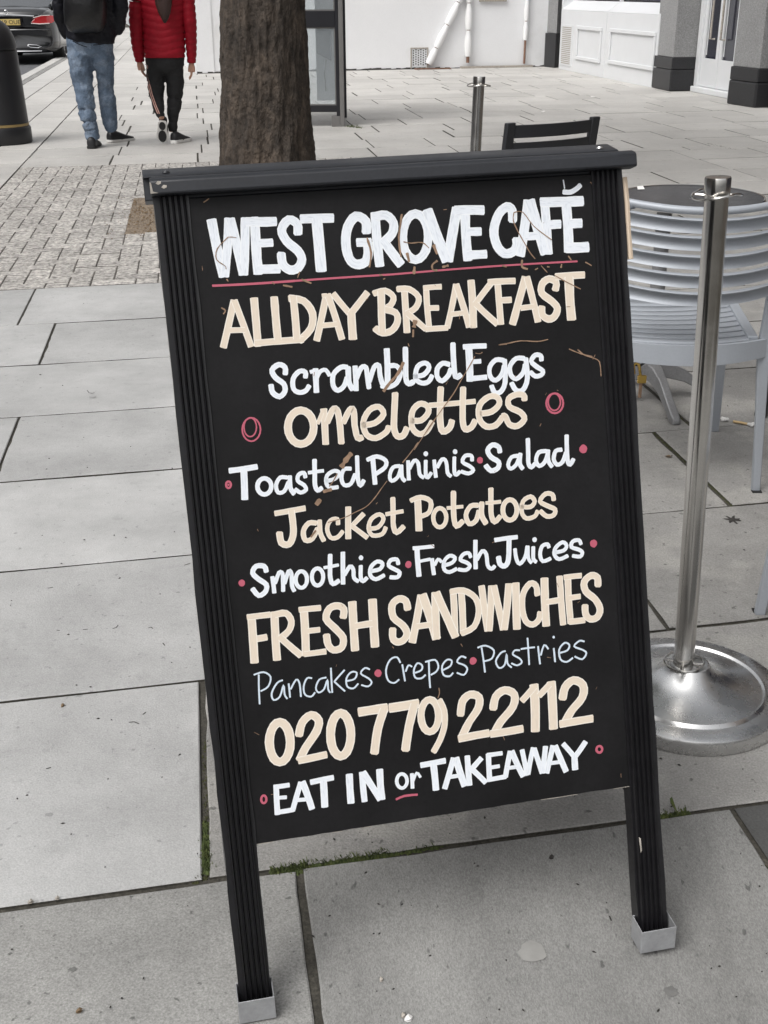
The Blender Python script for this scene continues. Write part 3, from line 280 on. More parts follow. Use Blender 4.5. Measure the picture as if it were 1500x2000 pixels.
('Pancakes Crepes Pastries words in thin lines','blue',"l23 -2409,4789 -2436,4392;c23 -2471,4797 -2437,4806 -2387,4817 -2343,4817 -2306,4801 -2274,4773 -2256,4740 -2259,4700 -2275,4654 -2299,4616 -2334,4591 -2375,4575 -2404,4565;c24 -2102,4673 -2122,4670 -2149,4663 -2178,4646 -2210,4609 -2242,4562 -2263,4517 -2268,4478 -2260,4442 -2246,4421 -2221,4419 -2190,4431 -2160,4456 -2134,4508 -2111,4573 -2094,4607 -2091,4581 -2094,4524 -2094,4475 -2085,4448 -2073,4428 -2064,4415;l24 -2026,4616 -2026,4428;c24 -2006,4538 -1982,4576 -1949,4627 -1921,4658 -1903,4655 -1890,4632 -1881,4596 -1878,4539 -1879,4468 -1880,4418;c24 -1711,4648 -1728,4655 -1752,4662 -1775,4657 -1796,4630 -1817,4592 -1830,4552 -1835,4512 -1833,4471 -1823,4438 -1801,4416 -1771,4403 -1744,4399 -1721,4410 -1701,4432 -1688,4448;c24 -1519,4632 -1545,4631 -1581,4628 -1613,4616 -1637,4586 -1658,4547 -1669,4511 -1667,4481 -1655,4455 -1638,4441 -1615,4442 -1587,4455 -1561,4477 -1538,4522 -1517,4576 -1503,4601 -1501,4573 -1505,4517 -1506,4470 -1500,4445 -1490,4429 -1483,4419;l24 -1443,4753 -1456,4416;l24 -1262,4701 -1414,4561;l24 -1414,4561 -1283,4411;c24 -1239,4547 -1210,4548 -1169,4551 -1136,4561 -1115,4585 -1101,4616 -1100,4641 -1117,4656 -1145,4663 -1173,4660 -1200,4644 -1226,4617 -1245,4585 -1254,4548 -1254,4506 -1246,4472 -1225,4450 -1195,4436 -1166,4433 -1139,4446 -1113,4471 -1095,4489;c24 -921,4664 -937,4675 -960,4689 -984,4692 -1010,4677 -1037,4651 -1046,4624 -1024,4598 -984,4571 -950,4545 -929,4523 -914,4502 -909,4483 -918,4462 -937,4443 -960,4433 -991,4438 -1026,4453 -1051,4464;c24 -494,4702 -503,4727 -515,4761 -534,4783 -563,4787 -599,4779 -631,4758 -659,4722 -683,4674 -699,4625 -702,4574 -696,4522 -683,4481 -661,4454 -631,4438 -603,4432 -576,4439 -551,4457 -533,4470;l25 -469,4670 -451,4440;c25 -430,4570 -418,4595 -402,4628 -385,4650 -369,4648 -352,4635 -340,4625;c25 -300,4534 -275,4539 -240,4547 -213,4560 -199,4580 -194,4604 -198,4625 -213,4644 -238,4660 -261,4662 -282,4642 -303,4609 -316,4574 -320,4537 -317,4497 -306,4468 -283,4452 -251,4446 -222,4447 -198,4457 -176,4474 -162,4486;l25 -99,4669 -111,4298;c25 -147,4666 -108,4672 -55,4680 -12,4677 11,4653 24,4618 28,4585 24,4559 11,4534 -7,4513 -33,4497 -64,4485 -86,4476;c25 85,4520 116,4530 160,4545 194,4563 212,4587 220,4615 219,4636 204,4650 179,4658 153,4655 126,4638 99,4611 80,4578 74,4537 77,4489 89,4453 113,4433 144,4424 173,4422 194,4432 212,4450 224,4463;c25 422,4648 405,4659 381,4673 357,4676 329,4660 302,4633 294,4607 317,4586 360,4566 394,4546 414,4526 426,4505 428,4484 418,4457 398,4430 374,4414 343,4421 307,4441 281,4456;l25 653,4761 674,4412;c25 599,4768 629,4776 671,4784 713,4782 755,4763 797,4734 823,4701 824,4663 808,4622 785,4590 750,4575 707,4569 676,4566;c25 986,4670 968,4668 943,4664 916,4650 887,4621 857,4583 840,4545 843,4505 860,4466 881,4443 906,4441 936,4454 962,4480 980,4532 993,4597 1002,4629 1003,4603 1000,4545 1002,4494 1018,4465 1040,4443 1056,4429;c25 1190,4653 1171,4658 1145,4663 1122,4662 1104,4649 1089,4630 1089,4608 1113,4586 1151,4561 1181,4538 1198,4516 1208,4495 1206,4477 1190,4462 1163,4451 1135,4447 1108,4457 1080,4474 1060,4487;l25 1315,4810 1311,4434;l25 1211,4670 1407,4669;l26 1457,4676 1468,4423;c26 1487,4546 1502,4590 1525,4648 1546,4684 1567,4675 1587,4643 1601,4619;l26 1680,4618 1686,4423;d18 1691,4776;c26 1754,4540 1788,4545 1836,4551 1875,4564 1896,4586 1909,4613 1910,4637 1895,4657 1870,4673 1843,4675 1812,4657 1779,4626 1757,4589 1751,4543 1755,4492 1767,4451 1790,4424 1821,4407 1853,4401 1887,4411 1922,4431 1946,4447;c26 2130,4657 2113,4665 2088,4675 2062,4676 2027,4659 1991,4634 1977,4609 2003,4587 2051,4565 2093,4545 2120,4526 2141,4509 2149,4489 2138,4459 2113,4427 2083,4409 2047,4419 2006,4444 1977,4462"),
('pink dots of the pancakes line','red',"d49 -810,4597;d50 518,4593"),
('telephone number 020 779 22112','cream',"o124 -2081,3814 -2096,3730 -2124,3657 -2160,3601 -2203,3568 -2247,3561 -2289,3581 -2324,3626 -2349,3691 -2361,3769 -2360,3854 -2345,3937 -2318,4010 -2281,4066 -2239,4099 -2194,4106 -2153,4087 -2118,4042 -2093,3978 -2080,3899;c114 -1958,3891 -1944,3938 -1924,4005 -1896,4061 -1857,4103 -1810,4135 -1768,4147 -1729,4133 -1694,4099 -1674,4058 -1673,4016 -1688,3968 -1716,3913 -1765,3847 -1828,3775 -1883,3709 -1925,3647 -1958,3591 -1981,3552;l103 -2000,3545 -1608,3573;o123 -1257,3799 -1272,3707 -1299,3627 -1336,3566 -1379,3529 -1423,3521 -1464,3542 -1499,3590 -1523,3660 -1535,3746 -1533,3839 -1518,3929 -1491,4009 -1454,4070 -1412,4107 -1368,4116 -1327,4095 -1292,4047 -1268,3977 -1255,3892;l131 -1125,4095 -726,4101;c121 -775,4083 -804,4021 -844,3930 -882,3831 -913,3713 -940,3586 -959,3496;l132 -698,4092 -289,4102;c122 -347,4100 -374,4025 -412,3918 -448,3807 -479,3687 -508,3564 -527,3477;o103 -25,3891 -37,3823 -60,3762 -91,3716 -128,3689 -167,3684 -205,3700 -236,3737 -259,3791 -271,3856 -272,3926 -260,3995 -237,4055 -206,4101 -169,4128 -130,4133 -93,4117 -61,4080 -38,4027 -26,3962;c88 3,4109 19,4068 42,4009 57,3947 61,3885 57,3820 47,3755 30,3693 7,3632 -22,3571 -61,3505 -105,3440 -137,3394;c112 281,3858 290,3910 304,3984 325,4045 358,4085 398,4113 438,4126 484,4121 530,4101 560,4071 568,4028 560,3974 538,3918 500,3863 449,3806 398,3744 348,3668 299,3587 265,3530;l112 226,3526 665,3546;c117 750,3879 760,3926 777,3992 802,4047 840,4084 887,4110 934,4120 984,4108 1034,4079 1066,4039 1073,3990 1062,3930 1033,3869 978,3806 906,3742 842,3681 795,3619 758,3561 732,3521;l113 684,3528 1156,3538;l130 1359,4145 1330,3470;l95 1166,3932 1367,4115;l131 1611,4150 1595,3471;l95 1416,3972 1585,4115;c120 1757,3885 1768,3930 1784,3992 1809,4045 1845,4084 1889,4114 1934,4126 1984,4113 2035,4081 2068,4039 2078,3987 2071,3926 2046,3865 1998,3807 1933,3750 1874,3692 1825,3626 1781,3559 1751,3512;l112 1692,3526 2182,3539"),
('EAT IN or TAKEAWAY words','white',"l77 -2329,3237 -2349,2840;l66 -2363,3228 -2151,3225;l51 -2332,3071 -2204,3061;l66 -2379,2873 -2120,2875;l74 -1993,3239 -2144,2859;l89 -1974,3245 -1878,2842;l55 -2062,3000 -1933,2990;l78 -1865,3219 -1546,3238;l97 -1689,3211 -1704,2844;l97 -1329,3253 -1342,2841;l83 -1154,3255 -1154,2835;l94 -1141,3253 -932,2830;l95 -908,3257 -913,2827;o50 -542,3036 -548,3006 -561,2980 -579,2960 -600,2949 -623,2947 -644,2956 -663,2973 -677,2998 -685,3027 -686,3058 -679,3089 -667,3115 -649,3135 -628,3146 -605,3147 -584,3139 -565,3122 -551,3097 -543,3068;l54 -467,3132 -475,2919;c38 -457,3023 -442,3058 -420,3105 -400,3132 -381,3119 -364,3087 -352,3062;l81 -335,3229 19,3244;l96 -156,3231 -149,2845;l81 137,3266 -27,2846;l97 166,3262 262,2841;l58 67,3002 203,3001;l82 331,3266 330,2840;l78 531,3207 374,3064;l78 365,3085 566,2842;l78 633,3251 622,2855;l63 612,3234 832,3231;l55 647,3052 779,3052;l67 604,2881 861,2888;l75 947,3244 850,2879;l83 966,3241 1109,2850;l55 880,3007 1028,3005;l71 1118,3238 1166,2861;l72 1283,3244 1176,2870;l76 1293,3232 1385,2858;l76 1462,3237 1391,2857;l80 1571,3231 1450,2848;l84 1601,3227 1737,2825;l56 1514,2982 1654,2981;l72 1718,3239 1868,3028;l81 2053,3220 1884,3026;l93 1874,3048 1871,2834"),
('pink rings and dash of the takeaway line','red',"o31 -2477,3074 -2480,3058 -2487,3044 -2495,3034 -2506,3028 -2517,3027 -2527,3031 -2536,3040 -2542,3053 -2546,3068 -2546,3085 -2542,3101 -2536,3115 -2527,3125 -2517,3131 -2506,3132 -2496,3128 -2487,3119 -2481,3106 -2477,3091;c32 -716,2800 -687,2809 -646,2822 -598,2831 -536,2830 -466,2826 -416,2822;o35 2288,3072 2285,3058 2278,3045 2268,3036 2256,3031 2243,3031 2230,3035 2219,3044 2210,3055 2205,3070 2204,3085 2207,3099 2214,3111 2224,3120 2236,3125 2249,3126 2262,3122 2273,3113 2282,3101 2287,3087"),
]
CHIPS="c14 -2231,10485 -2275,10450 -2336,10401 -2382,10351 -2404,10304 -2411,10258 -2405,10217 -2379,10184 -2340,10156 -2310,10133 -2299,10114 -2298,10100 -2297,10090;c9 -2231,10485 -2218,10485 -2199,10484 -2180,10482 -2161,10478 -2142,10473 -2129,10470;c27 -449,10361 -437,10310 -420,10238 -412,10167 -421,10099 -437,10033 -450,9987;c23 38,10628 24,10572 5,10494 -11,10419 -22,10358 -30,10302 -35,10246 -32,10187 -26,10129 -21,10088;c25 34,10625 26,10587 15,10532 3,10479 -9,10437 -22,10396 -30,10342 -30,10257 -25,10159 -21,10088;c33 64,10126 82,10020;c13 31,10277 55,10270 90,10260 130,10253 177,10254 229,10257 275,10252 311,10230 341,10199 361,10176;c37 427,10207 464,10091;c17 1549,10558 1542,10533 1533,10496 1532,10453 1547,10401 1571,10343 1595,10289 1617,10244 1639,10202 1661,10161 1683,10117 1705,10072 1727,10032 1752,9994 1778,9961 1796,9938;c13 1549,10558 1580,10563 1625,10569 1671,10554 1712,10505 1755,10435 1808,10365 1887,10293 1977,10222 2041,10172;c15 1874,9843 1953,9748;c15 2055,9700 2097,9674 2157,9636 2220,9598 2287,9560 2357,9522 2405,9495;c33 149,9945 132,9859;c29 456,10003 436,9991 408,9974 388,9955 382,9934 384,9911 392,9893 408,9885 430,9882 446,9880;c33 523,9919 598,9932;c22 1339,9880 1393,9859;c26 1616,9932 1611,9907 1606,9872 1609,9844 1630,9828 1660,9818 1682,9812;c19 1786,9795 1825,9811;c23 2263,9942 2298,9886;c23 2160,9841 2148,9797;c19 1959,9823 1987,9817;c15 2497,9845 2580,9794;c21 -1591,9834 -1480,9805;c17 -1727,9878 -1703,9859;c16 -1398,9915 -1365,9990;c18 -1347,9894 -1229,9834;c15 -2302,9962 -2287,9935;c18 -329,9882 -285,9865;c18 -281,9818 -258,9825;c15 -2493,10932 -2421,10974;c21 -2407,9610 -2392,9600 -2371,9586 -2359,9572 -2365,9557 -2379,9542 -2389,9531;c62 100,9256 74,9169;c29 62,9135 51,9046;c19 1213,8845 1239,8847 1279,8849 1327,8854 1384,8861 1449,8870 1518,8874 1594,8867 1674,8855 1745,8847 1808,8849 1862,8856 1899,8862;c15 2187,8710 2228,8689 2287,8660 2347,8633 2406,8612 2466,8595 2509,8583;c51 -107,8721 -127,8685 -158,8634 -192,8585 -230,8544 -273,8506 -312,8470 -348,8432 -381,8396 -403,8371;c13 -22,8963 -12,8927;c15 2307,8691 2330,8669 2363,8638 2399,8610 2436,8593 2475,8580 2512,8564 2548,8549 2581,8532 2606,8501 2616,8439 2616,8362 2616,8306;c11 1208,8845 1321,8845;c13 868,8720 845,8686 811,8636 773,8583 733,8528 689,8470 647,8413 612,8362 580,8313 541,8260 492,8202 437,8141 376,8075 312,8002 242,7923 170,7840 88,7740 2,7635 -58,7562;c11 881,8764 896,8759 917,8753 937,8750 952,8753 966,8760 975,8765;c84 -911,7591 -933,7570 -964,7539 -992,7509 -1015,7481 -1035,7453 -1050,7434;c54 -1321,7130 -1216,7148;c79 -1372,7033 -1433,6967;c16 -1116,7350 -1132,7325 -1156,7289 -1179,7257 -1201,7230 -1224,7207 -1239,7191;c15 6,7656 -23,7623 -64,7577 -107,7530 -151,7484 -197,7438 -229,7406;c15 -461,7183 -485,7158 -518,7121 -553,7083 -586,7044 -620,7004 -656,6966 -693,6931 -732,6897 -775,6869 -823,6847 -875,6830 -927,6812 -975,6793 -1023,6773 -1079,6756 -1156,6740 -1241,6726 -1302,6716;c25 -1474,6626 -1545,6548;c15 9,4281 10,4261 12,4232 10,4204 2,4180 -10,4157 -18,4141;c17 2634,10887 2642,10882 2654,10875 2665,10863 2676,10844 2685,10821 2692,10805;c11 2679,10783 2682,10767 2687,10744 2690,10720 2692,10694 2693,10667 2693,10648"
# ================================================================== GROUND
EA = Vector((math.cos(R(11.2)), math.sin(R(11.2)))); EB = Vector((math.cos(R(98.7)), math.sin(R(98.7))))
def ST(s, t, z=0.0): q = EA * s + EB * t; return Vector((q.x, q.y, z))
def quad(s0, s1, t0, t1, z): return [ST(s0, t0, z), ST(s1, t0, z), ST(s1, t1, z), ST(s0, t1, z)]
KERB = -2.75
g = MB(); g.add([(-400, -400, -.16), (400, -400, -.16), (400, 900, -.16), (-400, 900, -.16)], [(0, 1, 2, 3)])
g.build('ground', m_asph, kind='structure')
g = MB(); g.add([tuple(p) for p in quad(-12, KERB, -10, 160, -.11)], [(0, 1, 2, 3)]); g.build('road', m_asph, kind='structure')
g = MB(); a = quad(KERB, 14, -10, 160, -.0055); b = quad(KERB, 14, -10, 160, -.20)
g.add([tuple(p) for p in a + b], [(0, 1, 2, 3), (0, 4, 5, 1), (1, 5, 6, 2), (2, 6, 7, 3), (3, 7, 4, 0)]); pavement = g.build('pavement', m_dirt, kind='structure')

def slab_mesh(mb, c, P, zt, sub, jit, bev=.0022, depth=.04, rs=rnd, ts=1.0):
    """P: 4 corners in order (xy Vectors, relative to c); irregular edges, chamfered."""
    out = []
    for i in range(4):
        a, b = P[i], P[(i + 1) % 4]; nrm = Vector(((b - a).y, -(b - a).x)).normalized()
        for k in range(sub):
            q = a.lerp(b, k / sub)
            out.append(q - nrm * (abs(rs.gauss(0, jit)) if k else jit))
    n = len(out); ctr = sum(out, Vector((0, 0))) / n
    top = [];
    for i, q in enumerate(out):
        d = (ctr - q); top.append(q + d.normalized() * bev * 1.4)
    tz = (rs.uniform(-.0008, .0008), rs.uniform(-.0008, .0008))
    v = [(q.x, q.y, zt + tz[0] * (q.x - ctr.x) * ts + tz[1] * (q.y - ctr.y) * ts) for q in top] + [(q.x, q.y, zt - bev) for q in out] + [(q.x, q.y, zt - depth) for q in out]
    f = [tuple(range(n))]
    for i in range(n):
        j = (i + 1) % n
        f.append((n + i, n + j, j, i)); f.append((2 * n + i, 2 * n + j, n + j, n + i))
    o = len(mb.v); mb.v += [(x + c[0], y + c[1], z) for x, y, z in v]; mb.f += [tuple(k + o for k in q) for q in f]
    mb.mi += [0 if k % 2 or not k else 1 for k in range(len(f))]
    return len(f)
slabs = []   # s0,s1,t0,t1,material,gaps(l,r,b,t)
T = [-.30, .28, .87, 1.461, 2.048, 2.635, 3.216, 3.783, 4.376, 4.973, 5.632]
GP = .0035
def row(t0, t1, cuts, mats, g=GP, **kw):
    for i in range(len(cuts) - 1):
        m = mats(cuts[i], cuts[i + 1]) if callable(mats) else mats
        gl = kw.get('cg', {}).get(i, g); gr = kw.get('cg', {}).get(i + 1, g)
        jj = kw.get('rj', 0.0); slabs.append((cuts[i], cuts[i + 1], t0, t1, m, (gl + rnd.uniform(0, jj), gr + rnd.uniform(0, jj), kw.get('gb', g) + rnd.uniform(0, jj), kw.get('gt', g) + rnd.uniform(0, jj))))
def rc(a, b, lo=.62, hi=1.0, seed=0):
    q = random.Random(seed); x = a; o = [a]
    while x < b: x += q.uniform(lo, hi); o.append(x)
    return o
LM = lambda a, b: m_light if a < .15 else m_old
# rows at and in front of the board
row(T[0], T[1], [-2.4, -1.5, -.5, .3, 1.2, 2.1, 3.0], m_mid)
row(T[1], T[2], [-2.4, -1.3, -.35, .5, 1.3, 2.2, 3.1], m_front)
row(T[2], T[3], [-2.4, -1.55, -.62, .083, .828, 1.6, 2.4, 3.2], lambda a, b: m_dark if abs(a - .828) < .01 else (m_front if a > 0 else m_mid), cg={3: .0052, 4: .005}, gt=.0042)
row(T[3], T[4], [-2.4, -1.6, -.95, -.064, .668, 1.5, 2.3, 3.1], lambda a, b: m_light if b < 0 else m_old, cg={3: .0058}, gb=.0042)
row(T[4], T[5], [-2.4, -1.75, -1.0, .20, .95, 1.75, 2.6, 3.4], LM, gt=.004)
row(T[5], T[6], [-2.4, -1.45, -.75, .35, 1.364, 2.1, 2.9, 3.7], LM, cg={4: .0065})
row(T[6], T[7], [-2.4, -1.5, -.638, .10, .80, 1.505, 2.3, 3.1, 4], LM, cg={5: .0065}, gt=.0045)
row(T[7], T[8], [-2.4, -1.9, -1.15, .12, .9, 1.6, 2.4, 3.3, 4.1], LM, gb=.0045, gt=.006)
row(T[8], T[9], [-2.4, -1.6, -.64, .15, 1.0, 1.83, 2.6, 3.4, 4.3], LM, gb=.006, gt=.006)
row(T[9], T[10], [-2.4, -1.55, -.795, .15, .85, 1.7, 2.5, 3.2, 4.0, 4.8], LM, gb=.006, gt=.004)
PV0, PV1, PVT = -1.39, 1.25, 9.85
# kerb-side bays left of the paver bed
tt = T[10]; i = 0
tl = T[10]
while tl < 60:
    t1 = tl + (.9 if tl < 20 else 1.8)
    if tl > 0:
        cutsx = [-2.12, -1.74, -1.395] if tl > 11 else [-2.12, -1.395]
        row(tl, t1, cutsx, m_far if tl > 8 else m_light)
    tl = t1
# right of the pavers, and everything beyond
tl = T[10]; k = 0
while tl < 24:
    t1 = tl + .575 if tl < PVT - .3 else (PVT if tl < PVT - .01 else tl + .585)
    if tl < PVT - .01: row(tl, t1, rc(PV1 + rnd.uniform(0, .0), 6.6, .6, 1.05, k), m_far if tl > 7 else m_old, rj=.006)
    else:
        a0 = -1.395
        cuts = rc(a0, 1.5 if tl > 21.2 else 7.0 , .55, .95, k)
        if k == 8: cuts = [-1.395, -.70] + rc(.0, 7.0, .6, .95, 3)
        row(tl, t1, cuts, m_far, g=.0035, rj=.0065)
    tl = t1; k += 1
while tl < 60:
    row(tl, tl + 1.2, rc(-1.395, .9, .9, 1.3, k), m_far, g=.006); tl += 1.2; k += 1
def size_px(c):
    x, y, z = proj(c)
    vis = -60 < x < 1560 and -60 < y < 2100 and z > .3
    return (1e4 if vis else 0) + 1000 / max(z, .3)
def emit(items, name, mfn, limit, parent, zt=0.0, sub=8, jit=.0012, bev=.002, stufflabel=None):
    items = sorted(items, key=lambda it: -size_px(ST((it[0] + it[1]) / 2, (it[2] + it[3]) / 2)))
    rest = {}
    for n_, (s0, s1, t0, t1, m, gp) in enumerate(items):
        c = ST((s0 + s1) / 2, (t0 + t1) / 2)
        P = [ST(s0 + gp[0], t0 + gp[2]), ST(s1 - gp[1], t0 + gp[2]), ST(s1 - gp[1], t1 - gp[3]), ST(s0 + gp[0], t1 - gp[3])]
        near = n_ < 40
        if n_ < limit:
            mb = MB(); slab_mesh(mb, (0, 0), [Vector((p.x - c.x, p.y - c.y)) for p in P], zt + rnd.uniform(-.0012, .0012), sub if near else 3, jit if near else jit * .7, bev)
            mb.build(name, m, parent, m2=m_sand if name == 'block_paver' else m_dirt, loc=(c.x, c.y, 0))
        else:
            mb = rest.setdefault(m.name, (MB(), m)); mb = mb[0]
            if mb.tone is None: mb.tone = []
            q = slab_mesh(mb, (0, 0), [Vector((p.x, p.y)) for p in P], zt + rnd.uniform(-.001, .001), 1, .0003, bev)
            mb.tone += [rnd.random()] * q
    for mb, m in rest.values(): mb.build(name, m, parent, m2=m_sand if name == 'block_paver' else m_dirt, kind='stuff')
emit(slabs, 'paving_slab', None, 298, pavement, sub=12, jit=.0019)
# block pavers in herringbone round the tree pit
blocks = []; u = .1035
ns, ntt = int((PV1 - PV0) / u), int((PVT - T[10]) / u)
us, ut = (PV1 - PV0) / ns, (PVT - T[10]) / ntt
PIT = (-.44, .92, 6.92, 8.15)
occ = set()
for j in range(ntt):
    for i in range(ns):
        if (i, j) in occ: continue
        ph = (i - j) % 4
        if ph == 0 and i + 1 < ns and (i + 1, j) not in occ: cells = [(i, j), (i + 1, j)]
        elif ph == 3 and j + 1 < ntt and (i, j + 1) not in occ: cells = [(i, j), (i, j + 1)]
        else: cells = [(i, j)]
        cells = [c for c in cells if c not in occ]
        occ.update(cells)
        s0 = PV0 + us * cells[0][0]; t0 = T[10] + ut * cells[0][1]; s1 = PV0 + us * (cells[-1][0] + 1); t1 = T[10] + ut * (cells[-1][1] + 1)
        if s1 > PIT[0] + .004 and s0 < PIT[1] - .004 and t1 > PIT[2] + .004 and t0 < PIT[3] - .004:
            if s0 < PIT[0] - .03: s1 = PIT[0]
            elif s1 > PIT[1] + .03: s0 = PIT[1]
            elif t0 < PIT[2] - .03: t1 = PIT[2]
            elif t1 > PIT[3] + .03: t0 = PIT[3]
            else: continue
        e = .0024
        blocks.append((s0, s1, t0, t1, m_sett, (e + rnd.uniform(0, .0012), e, e + .0024 + rnd.uniform(0, .0022), e + .0022)))
def vis_left(b):
    x, y, z = proj(ST((b[0] + b[1]) / 2, (b[2] + b[3]) / 2)); return x < 300 + (y - 330) * .06
bl = [b for b in blocks if vis_left(b)]; br = [b for b in blocks if not vis_left(b)]
bl.sort(key=lambda b: b[2])
emit(bl[:298], 'block_paver', None, 298, pavement, zt=.0, sub=3, jit=.0008, bev=.0025)
emit(bl[298:] + br, 'block_paver', None, 0, pavement, zt=.0, bev=.0025)
g = MB(); g.add([tuple(p) for p in quad(PV0, PV1, T[10] + .002, PVT, -.0048)], [(0, 1, 2, 3)]); g.build('sand_bed', m_sand, pavement)
g = MB(); n = 14
V_ = []
for j in range(n + 1):
    for i in range(n + 1):
        p = ST(lerp(PIT[0] - .03, PIT[1] + .03, i / n), lerp(PIT[2] - .03, PIT[3] + .03, j / n)); V_.append((p.x, p.y, -.0015 + rnd.uniform(-.0022, .0012)))
g.add(V_, [(j * (n + 1) + i, j * (n + 1) + i + 1, (j + 1) * (n + 1) + i + 1, (j + 1) * (n + 1) + i) for j in range(n) for i in range(n)])
g.build('tree_pit', m_soil, kind='structure')
mb = MB(); q = random.Random(8)
for _ in range(900):
    out = q.random() < .25
    s_, t_ = (q.uniform(PIT[0] - .14, PIT[0] + .5), q.uniform(PIT[2] - .16, PIT[3] + .12)) if out else (q.uniform(PIT[0], PIT[1]), q.uniform(PIT[2], PIT[3]))
    c = ST(s_, t_, .003); r = q.uniform(.003, .011) * (.5 if out else 1); a0 = q.uniform(0, 6)
    mb.add([(c.x + r * math.cos(a0 + k * 1.2566) * q.uniform(.7, 1.2), c.y + r * math.sin(a0 + k * 1.2566) * q.uniform(.7, 1.2), c.z - .002) for k in range(5)] + [(c.x, c.y, c.z + r * .6)], [(k, (k + 1) % 5, 5) for k in range(5)])
mb.build('pit_gravel', m_leaf, kind='stuff')
# kerb stones and pale channel slabs along the road
tl = 4.0; k = 0
while tl < 46:
    for s0, s1, m, nm, z in ((KERB, -2.58, m_kerb, 'kerb_stone', .002), (-2.575, -2.47, m_mid, 'paving_strip', 0), (-2.465, -2.125, m_kerb, 'edging_slab', 0)):
        L_ = .9 if nm != 'edging_slab' else .9
        c = ST((s0 + s1) / 2, tl + L_ / 2)
        P = [ST(s0, tl), ST(s1 - .004, tl), ST(s1 - .004, tl + L_ - .008), ST(s0, tl + L_ - .008)]
        mb = MB(); slab_mesh(mb, (0, 0), [Vector((p.x - c.x, p.y - c.y)) for p in P], z, 2, .001, .006, depth=.16 if nm == 'kerb_stone' else .04)
        mb.build(nm, m, pavement, loc=(c.x, c.y, 0))
    tl += .9
# moss and grass in the joints
def moss(mb, a, b, w, n, hgt, blade=.3):
    for _ in range(n):
        t = rnd.random(); q = Vector(a).lerp(Vector(b), t); d = (Vector(b) - Vector(a)).normalized(); nn = Vector((-d.y, d.x, 0))
        q = q + nn * rnd.gauss(0, w * .42); r = rnd.uniform(.3, 1) * hgt
        if rnd.random() < blade:
            a_ = rnd.uniform(0, 6.28); l = r * rnd.uniform(.8, 1.9); wd = .0009
            dx, dy = math.cos(a_), math.sin(a_); lean = rnd.uniform(.2, .9) * l
            z0 = -.004
            mb.add([(q.x - dy * wd, q.y + dx * wd, z0), (q.x + dy * wd, q.y - dx * wd, z0), (q.x + dx * lean * .5 + dy * wd * .7, q.y + dy * lean * .5 - dx * wd * .7, z0 + l * .8), (q.x + dx * lean, q.y + dy * lean, z0 + l)], [(0, 1, 2), (0, 2, 3)])
        else:
            r2 = r * .9; z0 = -.006 + r * .25
            mb.add([(q.x + r2 * math.cos(k * 1.2566 + t * 9) * rnd.uniform(.6, 1.1), q.y + r2 * math.sin(k * 1.2566 + t * 9) * rnd.uniform(.6, 1.1), z0 - r * .3) for k in range(5)] + [(q.x, q.y, z0 + r * .7)], [(k, (k + 1) % 5, 5) for k in range(5)])
mb = MB()
def mp(p, q, *a): moss(mb, tuple(G(*p)), tuple(G(*q)), *a)
mp((401, 1600), (403, 1640), .007, 160, .005, .2); mp((402, 1640), (404, 1702), .010, 520, .008, .3)
mp((530, 1700), (600, 1691), .010, 700, .008, .5); mp((590, 1689), (760, 1664), .006, 620, .008, .35); mp((740, 1667), (860, 1649), .005, 260, .006, .3); mp((860, 1649), (1010, 1625), .003, 90, .004, .2)
mp((1290, 1592), (1345, 1584), .008, 320, .008, .35)
mp((678, 247), (708, 251), .05, 150, .02, .7)
mb.build('moss', m_moss, kind='stuff')
mb = MB()
mp((400, 1440), (402, 1610), .006, 110, .004, .1); mp((375, 1720), (405, 1708), .004, 80, .005, .2)
mp((1273, 1236), (1320, 1232), .003, 120, .004, .05); mp((1276, 842), (1340, 900), .006, 240, .004, .05); mp((1378, 936), (1436, 990), .006, 240, .004, .05); mp((1298, 785), (1343, 829), .008, 260, .005, .05)
mp((1455, 606), (1482, 617), .012, 160, .006, .05); mp((1378, 279), (1440, 293), .03, 220, .010, .1); mp((1490, 1690), (1500, 1706), .010, 90, .008, .2); mp((1420, 1000), (1440, 1004), .008, 30, .002, 0)
mb.build('moss', m_olive, kind='stuff')
# a long grass blade by the sign's right leg
mb = MB(); p = G(1306, 1578); q = G(1322, 1597)
mb.add([(p.x, p.y, .02), (p.x + .004, p.y + .002, .022), (q.x + .002, q.y, .006), (lerp(p.x, q.x, .5) - .006, lerp(p.y, q.y, .5), .02)], [(0, 1, 2, 3)])
tag(mb.build('grass_blade', m_moss), 'single wide green grass blade in the mossy joint by the sign leg', 'grass')
# specks of litter all over the paving
mb = MB(); q = random.Random(5)
for _ in range(330):
    px, py = q.uniform(-50, 1550), q.uniform(300, 2050); c = G(px, py)
    if q.random() > .35 + .65 * (py / 2000): continue
    r = q.uniform(.0005, .0017) * (1 + .12 * c.y); a_ = q.uniform(0, 6.28); st = q.uniform(1, 2.6)
    e1 = Vector((math.cos(a_), math.sin(a_), 0)) * r * st; e2 = Vector((-math.sin(a_), math.cos(a_), 0)) * r
    mb.add([tuple(c + e1 + Vector((0, 0, .0015))), tuple(c + e2 + Vector((0, 0, .0015))), tuple(c - e1 + Vector((0, 0, .0015))), tuple(c - e2 + Vector((0, 0, .0015))), tuple(c + Vector((0, 0, .003 + r * .4)))], [(0, 1, 4), (1, 2, 4), (2, 3, 4), (3, 0, 4)])
mb.build('litter_specks', m_litter, kind='stuff')
